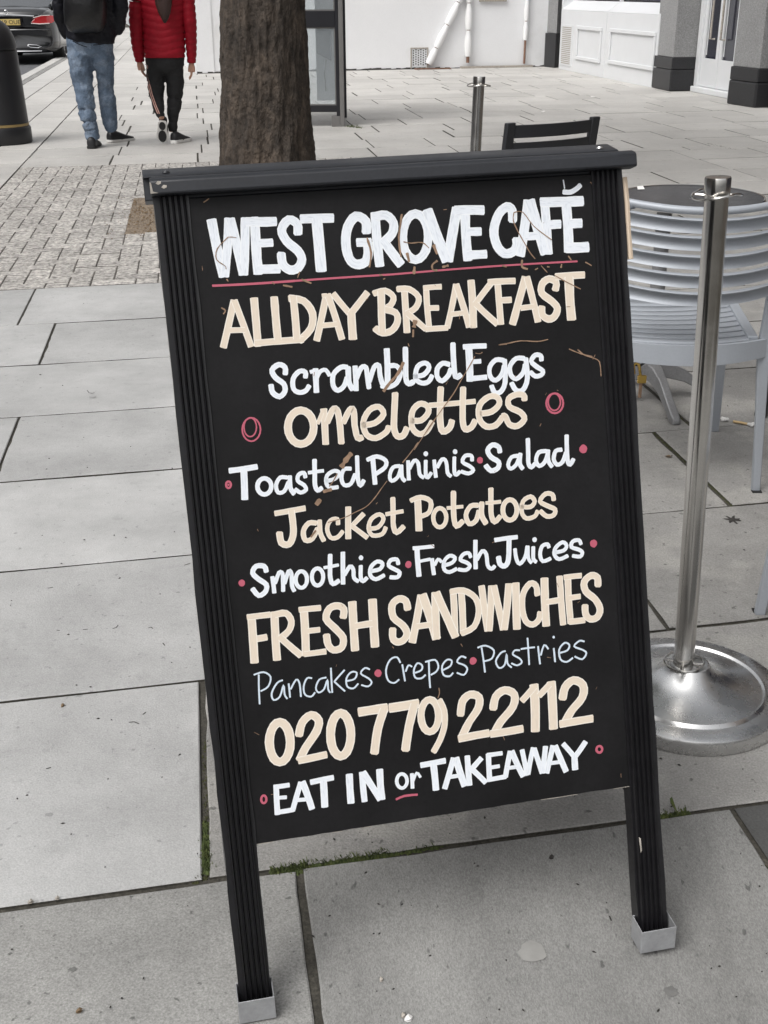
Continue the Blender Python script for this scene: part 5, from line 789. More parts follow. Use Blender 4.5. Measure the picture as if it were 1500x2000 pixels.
# little curved scrapes cut into the slabs
mb = MB()
def scrape(pts, w_):
    P = [G(*p) for p in pts]
    for i in range(len(P) - 1):
        d = (P[i + 1] - P[i]).normalized(); n_ = Vector((-d.y, d.x, 0)) * w_; mb.add([tuple(P[i] - n_ + Vector((0, 0, .0016))), tuple(P[i + 1] - n_ + Vector((0, 0, .0016))), tuple(P[i + 1] + n_ + Vector((0, 0, .0017))), tuple(P[i] + n_ + Vector((0, 0, .0017)))], [(0, 1, 2, 3)])
for pts in (((170, 763), (174, 768), (180, 769), (185, 767)), ((111, 1232), (117, 1233)), ((162, 1231), (172, 1230)), ((220, 1229), (227, 1227), (231, 1222)), ((290, 1228), (295, 1226), (299, 1229)), ((252, 1412), (262, 1411), (272, 1415)), ((279, 1397), (285, 1392)), ((94, 1150), (104, 1148)), ((90, 1503), (100, 1500)), ((1190, 1790), (1194, 1800)), ((360, 1105), (372, 1101)), ((318, 1257), (322, 1262))): scrape(pts, .0011)
mb.build('slab_scrapes', m_litter, kind='stuff')
# ================================================================== TREE
TC = Vector((-.715, 7.47, 0))
tr = thing('plane_tree', 'large plane tree trunk with rough dark brown bark behind the sign', 'tree', tuple(TC))
m_ = MB(); NA, NZ = 220, 320; rs = []
def trunk_r(z): return .238 + .045 * math.exp(-z / .28) + .05 * math.exp(-z / .9) - .012 * max(0, z - 1)
for j in range(NZ):
    z = -.05 + 4.6 * (j / (NZ - 1)) ** 1.35; ring = []
    for i in range(NA):
        a_ = i * 2 * math.pi / NA; ca, sa = math.cos(a_), math.sin(a_)
        r = trunk_r(max(z, 0))
        r += .018 * mn.noise(Vector((ca * 1.6, sa * 1.6, z * .8))) + .05 * math.exp(-max(z, 0) / .25) * max(0, math.sin(a_ * 5 + 1)) 
        n1 = mn.ridged_multi_fractal(Vector((ca * 4.5, sa * 4.5, z * 3.0)), .9, 2.1, 4, 1.0, 2.0)
        n2 = mn.noise(Vector((ca * 9, sa * 9, z * 9)))
        n3 = mn.ridged_multi_fractal(Vector((ca * 7, sa * 7, z * 5 + 9)), .8, 2.1, 3, 1.0, 2.0)
        r += (n1 - 1.2) * .017 + n2 * .006 + (n3 - 1.2) * .008
        kn = math.hypot((a_ - 4.95) * .26, (z - .83)); r += .012 * math.exp(-(kn / .07) ** 2) - .016 * math.exp(-(kn / .03) ** 2)
        ring.append((r * ca + .02 * math.sin(z * .9) , r * sa, z))
    rs.append(ring)
m_.rings(rs); m_.build('trunk', m_bark, tr, smooth=True, ang=180)
tp = Vector((.02 * math.sin(4), 0, 4.5)); q = random.Random(11); tips = []
for k in range(6):
    a_ = k * 1.05 + q.uniform(-.2, .2); P = [tp - Vector((0, 0, .3))]; r_ = [.16]
    for i in range(1, 7):
        P.append(P[-1] + Vector((math.cos(a_) * .5, math.sin(a_) * .5, .62)) + Vector((q.uniform(-.15, .15), q.uniform(-.15, .15), 0))); r_.append(.15 * (1 - i / 7.5)); tips.append(P[-1])
    mb = MB(); mb.tube(P, r_, 10); mb.build('limb', m_bark, tr, smooth=True)
m_foliage = mat('foliage', (.06, .09, .025), .7, var=.4, scale=3)
mb = MB()
for _ in range(5200):
    c = q.choice(tips) + Vector((q.gauss(0, .55), q.gauss(0, .55), q.gauss(0, .5))); a1 = Vector((q.gauss(0, 1), q.gauss(0, 1), q.gauss(0, 1))).normalized(); a2 = a1.cross(Vector((q.gauss(0, 1), q.gauss(0, 1), 1))).normalized()
    s = q.uniform(.06, .11); mb.add([tuple(c + a1 * s), tuple(c + a2 * s * .8), tuple(c - a1 * s), tuple(c - a2 * s * .8)], [(0, 1, 2, 3)])
mb.build('crown', m_foliage, tr)
# ================================================================== LITTER BIN
bp_ = G(-14, 286); bp_ = Vector((bp_.x, bp_.y + .0, 0))
t = thing('litter_bin', 'black bell-topped street litter bin with a thin gold band at the left edge', 'bin', (bp_.x, bp_.y + .27, 0))
m_ = MB(); m_.lathe([(.001, 0), (.268, 0), (.275, .01), (.275, .13), (.268, .145), (.262, .15)], n=48); m_.build('plinth', m_bin, t, smooth=True, ang=40)
m_ = MB(); m_.lathe([(.25, .15), (.2615, .152), (.2615, .172), (.25, .175)], n=48); m_.build('gold_band', m_gold, t, smooth=True, ang=40)
m_ = MB(); m_.lathe([(.24, .17), (.259, .175), (.247, .50), (.236, .78), (.233, .785), (.2, .786)], n=48); m_.build('body', m_bin, t, smooth=True, ang=40)
m_ = MB(); m_.lathe([(.2, .786), (.224, .79), (.228, .80), (.237, .803), (.238, .83), (.230, .87), (.215, .92), (.192, .97), (.16, 1.01), (.11, 1.045), (.05, 1.06), (.001, 1.063)], n=48); m_.build('domed_lid', m_bin, t, smooth=True, ang=40)
m_ = MB(); m_.box(-.10, .10, -.255, -.235, .60, .70); m_.build('aperture', m_black, t, bevel=.01)
# ================================================================== PHONE KIOSK
kr = G(673, 247); KY = kr.y
kx1 = kr.x; kx0 = kx1 - .93; KD = .92
t = thing('phone_kiosk', 'black framed glass phone kiosk half hidden behind the tree trunk', 'phone kiosk', (kx0, KY, 0), R(0))
W_ = kx1 - kx0
def zz(py): return V(660, py, KY).z
xa = V(655, 100, KY).x - kx0
m_ = MB(); m_.box(xa, W_ - .045, 0, .06, .10, 2.25); m_.build('corner_post', m_kframe, t, bevel=.004)
m_ = MB(); m_.box(W_ - .043, W_, -.012, .07, .0, 2.25); m_.build('edge_trim', m_kgrey, t, bevel=.003)
m_ = MB(); m_.box(W_ - .13, W_ - .045, 0, .06, .0, .10); m_.build('post_foot', m_kgrey, t, bevel=.003)
m_ = MB(); m_.box(0, .09, 0, .06, 0, 2.25); m_.build('corner_post', m_kframe, t, bevel=.004)
for x in (0, W_ - .09):
    m_ = MB(); m_.box(x, x + .09, KD - .06, KD, 0, 2.25); m_.build('corner_post', m_kframe, t, bevel=.004)
z1, z2 = zz(219), zz(206); z3, z4 = zz(53), zz(21)
for za, zb in ((z1, z2), (z3, z4), (2.05, 2.25)):
    m_ = MB(); m_.box(.09, xa, .005, .055, za, zb); m_.build('rail', m_kframe, t, bevel=.003)
    m_ = MB(); m_.box(.015, .05, .06, KD - .06, za, zb); m_.build('rail', m_kframe, t, bevel=.003)
for za, zb in ((z2, z3), (z4, 2.05)):
    m_ = MB(); m_.box(.09, xa, .026, .034, za, zb); m_.build('glass_pane', m_kglass, t)
    m_ = MB()
    for (a0, b0, a1, b1) in ((xa - .012, xa, za, zb), (.09, xa - .012, za, za + .012), (.09, xa - .012, zb - .012, zb)): m_.box(a0, b0, .018, .0255, a1, b1)
    m_.build('pane_gasket', m_kgrey, t)
    m_ = MB(); m_.box(.030, .036, .06, KD - .06, za, zb); m_.build('glass_pane', m_kglass, t)
m_ = MB(); m_.box(-.02, W_ + .02, -.03, KD + .02, 2.25, 2.38); m_.build('roof', m_kframe, t, bevel=.02)
pu = V(620, 60, KY + .45); 
x0_ = V(618, 60, KY + .4).x - kx0; x1_ = W_ - .13
m_ = MB(); zt_, zb_ = V(630, 58, KY + .4).z, V(630, 104, KY + .4).z
m_.rings([[(x0_, .34, zb_), (x1_, .34, zb_ - .07), (x1_, .56, zb_ - .07), (x0_, .56, zb_)], [(x0_, .34, zt_), (x1_, .34, zt_), (x1_, .56, zt_), (x0_, .56, zt_)]]); m_.build('telephone_unit', m_phone, t, bevel=.01)
m_ = MB(); m_.box(x0_ - .02, x1_ + .05, .57, .60, z2, 1.9); m_.build('back_board', m_wallg, t)
m_ = MB(); m_.tube([((x0_ + x1_) / 2 + .02, .36, zb_ - .06), ((x0_ + x1_) / 2, .34, zb_ - .18), ((x0_ + x1_) / 2 + .01, .36, zb_ - .36)], .006, 8); m_.build('cord', m_kgrey, t, smooth=True)
# ================================================================== WHITE BUILDING ACROSS THE END
a = G(385, 144); b = G(433, 140); c = G(700, 133); d = G(1063, 130)
def wallbox(name, p, q, h, th, m, par, z0=-.1):
    dr = (Vector(q) - Vector(p)).normalized(); nn = Vector((-dr.y, dr.x, 0)) * th; o = par.location if par else Vector((0, 0, 0))
    P = [Vector(p) - o, Vector(q) - o, Vector(q) + nn - o, Vector(p) + nn - o]; m_ = MB()
    m_.rings([[(v.x, v.y, z) for v in P] for z in (z0, h)]); return m_.build(name, m, par)
e = G(1092, 133)
bld = thing('white_building', 'white rendered building across the end of the pavement with lagged pipes', 'building', (a.x, a.y, 0))
d2 = d + (d - a).normalized() * .9
wallbox('wall', (a.x, a.y + .02, 0), (d2.x, d2.y, 0), 6.5, .3, m_wall, bld)
w0 = G(361, 146); w1 = G(245, 53); wd_ = (w1 - w0).normalized()
wallbox('wall', a + wd_ * .0 + Vector((-.012, 0, 0)), a + wd_ * 34, 6.5, -.3, m_wall, bld)
# render edges, cracks and the grubby foot of the wall
dirw = (c - a).normalized()
def onwall(px, py, off=.0):
    # hit the plane of the end wall
    dr = ray(px, py); n = Vector((-(d - a).y, (d - a).x, 0)).normalized(); o = Vector((0, 0, CAMZ)); tq = ((Vector((a.x, a.y + .02, 0)) - o).dot(n)) / dr.dot(n); return o + dr * tq - n * off
O = bld.location
def loc_(v): return tuple(Vector(v) - O)
def wpipe(pts, r, m, name, par, n=10):
    m_ = MB(); m_.tube([loc_(p) for p in pts], r, n); return m_.build(name, m, par, smooth=True)
foot = MB(); q = random.Random(2); L_ = (d - a).length
for k in range(70):
    u0 = k / 70; p0 = a.lerp(d, u0); p1 = a.lerp(d, (k + 1) / 70); nn = Vector((-(dirw.y), dirw.x, 0)); h = q.uniform(.01, .035)
    P = [p0 - nn * .004, p1 - nn * .004]
    P = [Vector((v.x, v.y + .012, 0)) for v in P]
    foot.box(0, 0, 0, 0, 0, 0) if False else foot.add([loc_((P[0].x, P[0].y - .02, .0)), loc_((P[1].x, P[1].y - .02, .0)), loc_((P[1].x, P[1].y - .002, h)), loc_((P[0].x, P[0].y - .002, h * q.uniform(.6, 1.2)))], [(0, 1, 2, 3)])
foot.build('grubby_footing', m_litter, bld)
for px in (932,):
    wpipe([onwall(px, 5, .002), onwall(px, 118, .002)], .006, m_worn, 'render_crack', bld, 6)
def lagged(tops, bots, r, seed, foam_to=None):
    p0, p1 = onwall(*tops, .07), onwall(*bots, .07)
    up = p0 + (p0 - p1).normalized() * 1.6
    q = random.Random(seed); L_ = (up - p1).length; pipe = wpipe([p1, up], r * .45, m_rust, 'pipe', bld)
    s = foam_to or 0.0
    while s < L_ - .1:
        l = q.uniform(.26, .42); u0, u1 = s, min(s + l, L_); s = u1 + .012
        dr = (up - p1).normalized(); pts = []; rr = []
        for k in range(9):
            f_ = k / 8; pts.append(loc_(p1 + dr * lerp(u0, u1, f_))); rr.append(r * (.72 + .34 * math.sin(math.pi * min(1, f_ * 1.1 + .05)) ** .5))
        m_ = MB(); m_.tube(pts, rr, 12); m_.build('pipe_lagging', m_foam, pipe, smooth=True)
lagged((895, 0), (834, 126), .062, 1, .01); lagged((914, 0), (911, 122), .060, 2, .10); lagged((1027, 0), (1021, 124), .042, 3, .38)
p0 = onwall(803, 126, .02); p1 = onwall(833, 95, .02)
v = MB(); x0, x1, z0_, z1_ = p0.x, p1.x, .03, p1.z
def wb(xa_, xb_, za_, zb_, off, th, name, m, par, mb=None):
    m_ = mb or MB(); q0 = Vector((a.x, a.y + .02, 0)); s_ = (d - a).normalized(); s2 = Vector((s_.x, s_.y, 0)); n = Vector((-s_.y, s_.x, 0)).normalized()
    P = []
    for x in (xa_, xb_):
        tq = (x - q0.x) / s2.x; P.append(q0 + s2 * tq)
    r_ = []
    for z in (za_, zb_): r_.append([loc_(P[0] - n * off + Vector((0, 0, z))), loc_(P[1] - n * off + Vector((0, 0, z))), loc_(P[1] - n * (off - th) + Vector((0, 0, z))), loc_(P[0] - n * (off - th) + Vector((0, 0, z)))])
    m_.rings(r_)
    return None if mb else m_.build(name, m, par)
vg = wb(x0, x1, z0_, z1_, .02, .019, 'vent_grille', m_wpaint, bld)
for fr in ((x0 - .02, x0, z0_ - .02, z1_ + .02), (x1, x1 + .02, z0_ - .02, z1_ + .02), (x0, x1, z1_, z1_ + .02)): wb(*fr, .03, .029, 'vent_frame', m_worn, vg)
hm = MB()
for i in range(6):
    for j in range(7):
        xx = lerp(x0 + .02, x1 - .03, i / 5); z_ = lerp(z0_ + .03, z1_ - .04, j / 6) + (.015 if i % 2 else 0); wb(xx, xx + .018, z_, z_ + .02, .0225, .002, '', None, None, hm)
hm.build('vent_holes', m_ink, vg, kind='stuff')
p0 = onwall(934, 0, .05); p1 = onwall(986, 3, .05); wb(p0.x, p1.x, p1.z, p1.z + .7, .06, .058, 'meter_box', m_worn, bld)
p0 = onwall(897, 130, .0); p1 = onwall(1036, 128); wb(p0.x, p1.x, .0, .035, .13, .08, 'ground_pipe', m_worn, bld)
p0 = onwall(806, 130, .0); p1 = onwall(876, 128); wb(p0.x, p1.x, .0, .02, .16, .05, 'ground_pipe', m_rust, bld)
# ================================================================== SHOP FRONT down the right side
s0 = G(1092, 134.5); s1 = G(1272, 171); sd_ = (s1 - s0).normalized(); sn = Vector((-sd_.y, sd_.x, 0))   # sd_ towards camera
if sn.x < 0: sn = -sn
shop = thing('shop_front', 'white panelled shop front with grey granite pillars at the right', 'building', tuple(s0))
def sp(u, off=0.0, z=0.0): q_ = s0 + sd_ * u + sn * off; return Vector((q_.x - s0.x, q_.y - s0.y, z))
def sbox(u0, u1, o0, o1, z0, z1, name, m, par=None, bevel=0.0, mb=None):
    m_ = mb or MB(); P = [sp(u0, o0), sp(u1, o0), sp(u1, o1), sp(u0, o1)]
    m_.rings([[(v.x, v.y, z) for v in P] for z in (z0, z1)])
    return None if mb else m_.build(name, m, par or shop, bevel=bevel)
UL = (s1 - s0).length
def su(px, py=100, off=0.0):   # distance along the front where this pixel column meets the front plane
    dr = ray(px, py); n = sn; o = Vector((0, 0, CAMZ)); tq = (s0 + sn * off - o).dot(n) / dr.dot(n); P = o + dr * tq; return (P - s0).dot(sd_), P.z
uj = su(1182, 90)[0]
ztop = su(1200, 24)[1]
for u0, u1 in ((.0, uj - .006), (uj + .006, UL + .1)):
    sbox(u0, u1, .0, .25, .0, ztop, 'stall_riser', m_wpaint, bevel=.004)
    m_ = MB(); P = [[(0, 0, 0)]]
    pr = [(-.0, ztop + .002), (.25, ztop + .002), (.25, ztop + .14), (.20, ztop + .14)]
    m_.rings([[tuple(sp(u, o_, z)) for o_, z in pr] for u in (u0, u1)]); m_.build('sloping_sill', m_wpaint, shop)
    sbox(u0, u1, .25, .27, ztop + .15, 2.8, 'window_pane', m_wglass)
    sbox(u0, u1, .235, .249, ztop + .17, ztop + .75, 'window_film', m_blue)
for u in (.0, uj, UL):
    sbox(u - .03, u + .03, .19, .234, ztop + .141, 2.8, 'window_mullion', m_wpaint)
# raised mouldings on the risers
def mould(pxa, pxb, za, zb):
    ua, ub = su(pxa)[0], su(pxb)[0]; w_ = .055
    for q_ in ((ua, ub, zb - w_, zb), (ua, ub, za, za + w_), (ua, ua + w_, za + w_ + .001, zb - w_ - .001), (ub - w_, ub, za + w_ + .001, zb - w_ - .001)):
        sbox(q_[0], q_[1], -.028, -.001, q_[2], q_[3], 'moulding', m_wpaint, bevel=.008)
z_a, z_b = su(1127, 116)[1], su(1130, 50)[1]
mould(1126, 1174, z_a, z_b); z_a, z_b = su(1190, 124)[1], su(1195, 55)[1]; mould(1190, 1280, z_a, z_b)
ua, ub = su(1096)[0], su(1117)[0]; za_, zb_ = su(1105, 128)[1], su(1108, 48)[1]
vr = sbox(ua, ub, -.012, -.001, za_, zb_, 'louvre_vent', m_wpaint)
for k in range(20):
    z_ = lerp(za_ + .03, zb_ - .05, k / 19); sbox(ua + .05, ub - .05, -.0145, -.0125, z_, z_ + (zb_ - za_) * .022, 'louvre_slot', m_worn, vr)
wd0 = sbox(-.06, 0, .01, .2, 0, 2.8, 'corner_trim', m_wpaint)
def pillar(pa, pm, pb, name='pillar'):
    """plan: face from pixel pa to pm on the front line (towards the walk), return face pm to pb"""
    A, B, D = G(*pa), G(*pm), G(*pb)
    f_ = (B - A); 
    dpt = .75
    nrm = sn
    A2 = A + nrm * dpt; B2 = D if False else B + nrm * .55
    P = [A, B, B2, A2]
    m_ = MB(); m_.rings([[(v.x - s0.x, v.y - s0.y, z) for v in P] for z in (.0, .27)]); pl = m_.build('pillar_plinth', m_grand, shop, bevel=.02)
    ctr = sum(P, Vector((0, 0, 0))) / 4
    P3 = [ctr + (v - ctr) * .985 for v in P]
    m_ = MB(); m_.rings([[(v.x - s0.x, v.y - s0.y, z) for v in P3] for z in (.272, .42)]); m_.build('pillar_base', m_grand, shop, bevel=.012)
    P2 = [ctr + (v - ctr) * .93 for v in P]
    m_ = MB(); m_.rings([[(v.x - s0.x, v.y - s0.y, z) for v in P2] for z in (.421, 4.0)]); m_.build('pillar_shaft', m_gran, shop, bevel=.006)
pillar((1271, 171), (1307, 179), (1345, 178))
pillar((1418, 202.5), (1472, 211), (1490, 212))
# dark corner pillar by the white building
A = G(1063, 130.5); B = G(1083, 133); 
for z0_, z1_, g_, m in ((0, .55, 0, m_grand), (.55, 5, .03, m_gran)):
    m_ = MB(); P = [A + Vector((g_, .0 + g_, 0)), B + Vector((g_ * .3, g_, 0)), B + Vector((.35, .8, 0)), A + Vector((g_, .9, 0))]
    m_.rings([[(v.x - s0.x, v.y - s0.y, z) for v in P] for z in (z0_, z1_ - .002)]); m_.build('corner_pillar', m, shop, bevel=.008)
# door between the pillars, set back
off = .30; uB = (G(1307, 179) - s0).dot(sd_); um = su(1400, 100, off)[0]; ud0 = uB + .02; ul0 = su(1367, 100, off)[0]; ud1 = um + (um - ul0)
sbox(ud0, ud1 + .3, off - .05, off + .3, 0, .07, 'door_step', m_wpaint, bevel=.01)
sbox(ud0 - .02, ul0 - .002, off, off + .14, .07, 2.6, 'door_frame', m_wpaint, bevel=.006); sbox(ud1, ud1 + .4, off, off + .14, .07, 2.6, 'door_frame', m_wpaint, bevel=.006)
for a0, a1 in ((ul0, um - .006), (um + .006, ud1 - .005)):
    dr_ = sbox(a0, a1, off + .03, off + .08, .075, .42, 'door', m_wpaint, bevel=.004)
    sbox(a0, a0 + .075, off + .03, off + .08, .421, 2.5, 'door_stile', m_wpaint, dr_); sbox(a1 - .075, a1, off + .03, off + .08, .421, 2.5, 'door_stile', m_wpaint, dr_)
    sbox(a0 + .076, a1 - .076, off + .05, off + .06, .421, 2.45, 'door_glass', m_wglass, dr_)
    sbox(a0 + .09, a0 + .115, off + .047, off + .0495, .46, 2.3, 'glass_strip', m_wpaint, dr_)
    hx = a1 - .16 if a0 < um else a0 + .13
    m_ = MB(); hu = hx; m_.tube([sp(hu, off + .03, .66), sp(hu, off - .03, .66), sp(hu, off - .03, 1.9), sp(hu, off + .03, 1.9)], .014, 8); m_.build('pull_handle', m_worn, dr_, smooth=True)
# white panel after the second pillar and the rest of the terrace (outside the photograph)
u2 = (G(1490, 213) - s0).dot(sd_) + .05
sbox(u2, u2 + 2.6, .10, .3, 0, 1.0, 'stall_riser', m_wpaint, bevel=.006); sbox(u2, u2 + 2.6, .25, .27, 1.0, 2.8, 'window_pane', m_wglass)
sbox(-.1, 24, .6, 6, 0, 2.9, 'wall', m_build); sbox(-.1, 24, -.02, 6, 2.95, 9, 'upper_wall', m_build); 
for k in range(6):
    uu = u2 + 3.0 + k * 2.2; sbox(uu, uu + 1.8, .45, .59, .5, 2.6, 'window_pane', m_wglass)
# unseen terraces across the road, added for reflections and to close the street
for i, (s_, t0_, t1_, lab) in enumerate(((-14, -12, 16, 'unseen near brick terrace across the road on the left, added for reflections'), (-14, 17, 60, 'unseen farther rendered terrace across the road, added for reflections'))):
    b_ = thing('unseen_terrace', lab, 'building', tuple(ST(s_, t0_))); o_ = b_.location
    m_ = MB(); P = [ST(s_, t0_), ST(s_, t1_), ST(s_ - 8, t1_), ST(s_ - 8, t0_)]; m_.rings([[(v.x - o_.x, v.y - o_.y, z) for v in P][::-1] for z in (-.1, 11)]); m_.build('wall', m_build if i == 0 else m_wallg, b_)
    for k in range(int((t1_ - t0_) / 3)):
        for fl in (.9, 4.2, 7.4):
            m_ = MB(); c0 = ST(s_, t0_ + 1 + k * 3); c1 = ST(s_, t0_ + 2.3 + k * 3); m_.rings([[(c0.x - o_.x + x, c0.y - o_.y, z) for x in (-.1, .02)] + [(c1.x - o_.x + x, c1.y - o_.y, z) for x in (.02, -.1)] for z in (fl, fl + 1.8)]); m_.build('window', m_wglass, b_)

# ================================================================== PEOPLE
def shoe_set(root, T, L_, mup, msole, soleh=.022, wd=.098):
    m_ = MB(); rs = []
    for u_, w_, h0, h1 in ((0, .055, .016, .075), (.04, .068, .012, .098), (.22, .072, .012, .105), (.38, .078, .012, .088), (.6, .094, .012, .062), (.8, .092, .012, .046), (.94, .066, .014, .036), (1, .03, .018, .028)):
        w2 = w_ * wd / .098 / 2; rs.append([(w2 * math.cos(a), u_ * L_, lerp(h0, h1, (1 + math.sin(a)) / 2) if math.sin(a) > -.2 else h0) for a in [k * 2 * math.pi / 14 for k in range(14)]])
    m_.rings(rs, T=T); o = m_.build('shoe', mup, root, smooth=True, ang=70)
    m_ = MB(); rs = []
    for u_, w_ in ((-.02, .026), (-.005, .054), (.04, .072), (.12, .078), (.28, .074), (.42, .074), (.55, .092), (.68, .102), (.8, .099), (.9, .084), (.97, .060), (1.01, .034)):
        w2 = w_ * wd / .098 / 2; z1 = soleh + (.006 if u_ > .9 else 0); rs.append([(-w2, u_ * L_, 0.0 + (.008 if u_ > .9 else 0)), (w2, u_ * L_, 0.0 + (.008 if u_ > .9 else 0)), (w2 * 1.02, u_ * L_, z1), (-w2 * 1.02, u_ * L_, z1)])
    m_.rings(rs, T=T); m_.build('sole', msole, o, bevel=.004)
    return o
def hand(mb, w, d, side, L_=.18, thumb=1):
    """palm and five separate, slightly curled fingers from wrist w, pointing along d; palm faces the thigh"""
    d = d.normalized(); c = Vector((-side, 0, 0)); k_ = .86; yv = Vector((0, 1, 0))
    mb.tube([w - d * .03, w, w + d * .04 * k_, w + d * .085 * k_], [(.020, .016), (.023, .015), (.034, .014), (.034, .011)], 10, up=(0, 1, 0))
    for o_, l in ((-.028, .060), (-.009, .074), (.010, .077), (.029, .068)):
        b = w + d * .082 * k_ + yv * o_; l *= k_
        mb.tube([b - d * .02, b, b + d * l * .5 + c * .004, b + d * l * .85 + c * .016, b + d * l + c * .024], [.0085, .0082, .0078, .0068, .0045], 7)
    b = w + d * .028 + yv * .028; mb.tube([w + d * .01, b, b + d * .032 + yv * .016 + c * .006, b + d * .056 + yv * .014 + c * .012], [.012, .0105, .0092, .006], 7)
def head(root, c, mskin, mhair, longhair):
    m_ = MB(); rs = []
    for z, rx, ry, oy in ((-.16, .055, .06, -.01), (-.13, .058, .062, -.01), (-.11, .052, .07, .018), (-.09, .062, .085, .012), (-.05, .070, .093, .006), (0, .074, .098, 0), (.04, .073, .098, -.004), (.08, .062, .085, -.006), (.105, .04, .055, -.008), (.115, .008, .01, -.008)):
        rs.append([(c.x + rx * math.cos(a), c.y + oy + ry * math.sin(a), c.z + z) for a in [k * 2 * math.pi / 20 for k in range(20)]])
    m_.rings(rs)
    m_.tube([(c.x, c.y + .09, c.z + .02), (c.x, c.y + .115, c.z - .015), (c.x, c.y + .10, c.z - .025)], [.008, .014, .012], 8)
    for s in (-1, 1): m_.tube([(c.x + s * .072, c.y - .01, c.z - .025), (c.x + s * .083, c.y - .015, c.z), (c.x + s * .078, c.y - .012, c.z + .025)], [.007, .012, .010], 8)
    return m_
def person(label, grp, root_p): return thing('person', label, 'person', root_p)
# ---- the man
Y0 = G(183, 290).y + .10
rp_ = G(190, 290); man = person('man in faded blue jeans, black jacket and black backpack walking away with the woman', None, (rp_.x, Y0, 0))
def mk(Yb, root):
    o = root.location
    def f(px, py, dy=0.0): return Vector(V(px, py, Yb + dy)) - Vector(o)
    return f
pf = mk(Y0, man); S = 1 / (FPX / (Y0 * fwd.y + CAMZ * -fwd.z))
S = (Y0 * fwd.y + (CAMZ - .6) * -fwd.z) / FPX
def limb(mb, pf, pts, dyf=lambda i: 0, flat=.95, n=20, wob=0, seed=0):
    q = random.Random(seed); P = []; rr = []
    P0 = [pf(x, y, d) for x, y, w_, d in pts]
    m = len(pts); 
    for i in range(m - 1):
        for k in range(5):
            t_ = k / 5; p0, p1, p2, p3 = P0[max(i - 1, 0)], P0[i], P0[i + 1], P0[min(i + 2, m - 1)]
            P.append(.5 * ((2 * p1) + (p2 - p0) * t_ + (2 * p0 - 5 * p1 + 4 * p2 - p3) * t_ ** 2 + (3 * p1 - p0 - 3 * p2 + p3) * t_ ** 3))
            w_ = lerp(pts[i][2], pts[i + 1][2], t_) * S / 2; w_ += wob * q.uniform(-1, 1); rr.append((w_, w_ * flat))
    P.append(P0[-1]); rr.append((pts[-1][2] * S / 2, pts[-1][2] * S / 2 * flat))
    mb.tube(P, rr, n)
jl = [(157, 92, 44, 0), (156, 112, 47, 0), (159, 140, 45, .01), (162, 165, 39, .02), (165, 185, 36, 0), (169, 208, 36, -.02), (173, 235, 34, -.04), (180, 262, 28, -.05), (182, 273, 27, -.05)]
jr = [(196, 92, 46, 0), (200, 112, 46, .02), (204, 135, 37, .06), (206, 155, 31, .10), (207, 172, 31, .12), (210, 195, 34, .12), (213, 222, 33, .14), (216, 246, 26, .16), (217, 255, 25, .17)]
mb = MB(); limb(mb, pf, jl, wob=.0035, seed=1); limb(mb, pf, jr, wob=.0035, seed=2, flat=1.0)
limb(mb, pf, [(176, 52, 84, 0), (176, 70, 88, 0), (176, 88, 90, 0), (177, 104, 84, 0), (178, 112, 56, 0)], flat=.62)
jeans = mb.build('jeans', m_denim, man, remesh=.010); fold(jeans, .07, .030, 'fold_m')
for s, x in ((-1, 157), (1, 197)):   # back pockets with their dark openings
    m_ = MB(); a_, b_ = pf(x - 15, 80 if s < 0 else 88, -.165), pf(x + 13, 92 if s < 0 else 84, -.155); m_.tube([a_, (a_ + b_) / 2 + Vector((0, -.012, -.004)), b_], .004, 6); m_.build('pocket_edge', m_jack, jeans, smooth=True)
mb = MB(); limb(mb, pf, [(177, 82, 95, 0), (177, 70, 96, 0), (178, 50, 96, 0), (179, 20, 94, 0), (179, -20, 100, 0), (178, -55, 98, 0), (177, -80, 70, 0), (177, -92, 34, 0)], flat=.66, n=28, wob=.004, seed=3)
limb(mb, pf, [(140, -66, 30, 0), (126, -40, 32, -.01), (117, -5, 30, -.03), (117, 22, 28, -.02), (124, 48, 27, .05), (134, 72, 25, .10)], n=16, wob=.004, seed=4)
limb(mb, pf, [(217, -66, 30, 0), (228, -40, 32, -.01), (234, -5, 31, -.04), (234, 20, 29, -.03), (232, 42, 27, .03), (227, 62, 25, .08)], n=16, wob=.004, seed=5)
fold(mb.build('jacket', m_jack, man, remesh=.012), .09, .030, 'fold_l')
mb = MB(); p = pf(239, 46, .0)   # cuff strap at the right hand
mb.tube([pf(236, 40, .02), pf(240, 50, .02), pf(238, 55, .02)], .012, 8); mb.build('cuff', m_jack, man, smooth=True)
mb = MB()
for (x, y, w_, d_, dy) in ((168, 62, 50, .10, -.17),):
    rs = []
    for py, w2, dp in ((64, 44, .05), (60, 62, .09), (45, 74, .15), (20, 78, .17), (-20, 76, .16), (-60, 62, .12), (-78, 36, .06)):
        c = pf(167, py, -.13 - dp * .55); rs.append([tuple(c + Vector((w2 * S / 2 * (abs(math.cos(a)) ** .7) * (1 if math.cos(a) > 0 else -1), dp * (abs(math.sin(a)) ** .7) * (1 if math.sin(a) > 0 else -1), 0))) for a in [k * 2 * math.pi / 24 for k in range(24)]])
    mb.rings(rs)
pack = mb.build('backpack', m_pack, man, smooth=True, ang=80)
for py, bow in ((12, -10), (38, -8)):  # raised bands shaped to stand for the curved highlights on the pack
    m_ = MB(); m_.tube([pf(139, py, -.30), pf(152, py + bow * .7, -.34), pf(168, py + bow, -.355), pf(184, py + bow * .6, -.34), pf(197, py, -.30)], .010, 8); m_.build('highlight_band', m_jack, pack, smooth=True)
m_ = MB(); m_.tube([pf(139, 28, -.32), pf(141, 42, -.32)], .006, 6); m_.build('zip_pull', m_kgrey, pack)
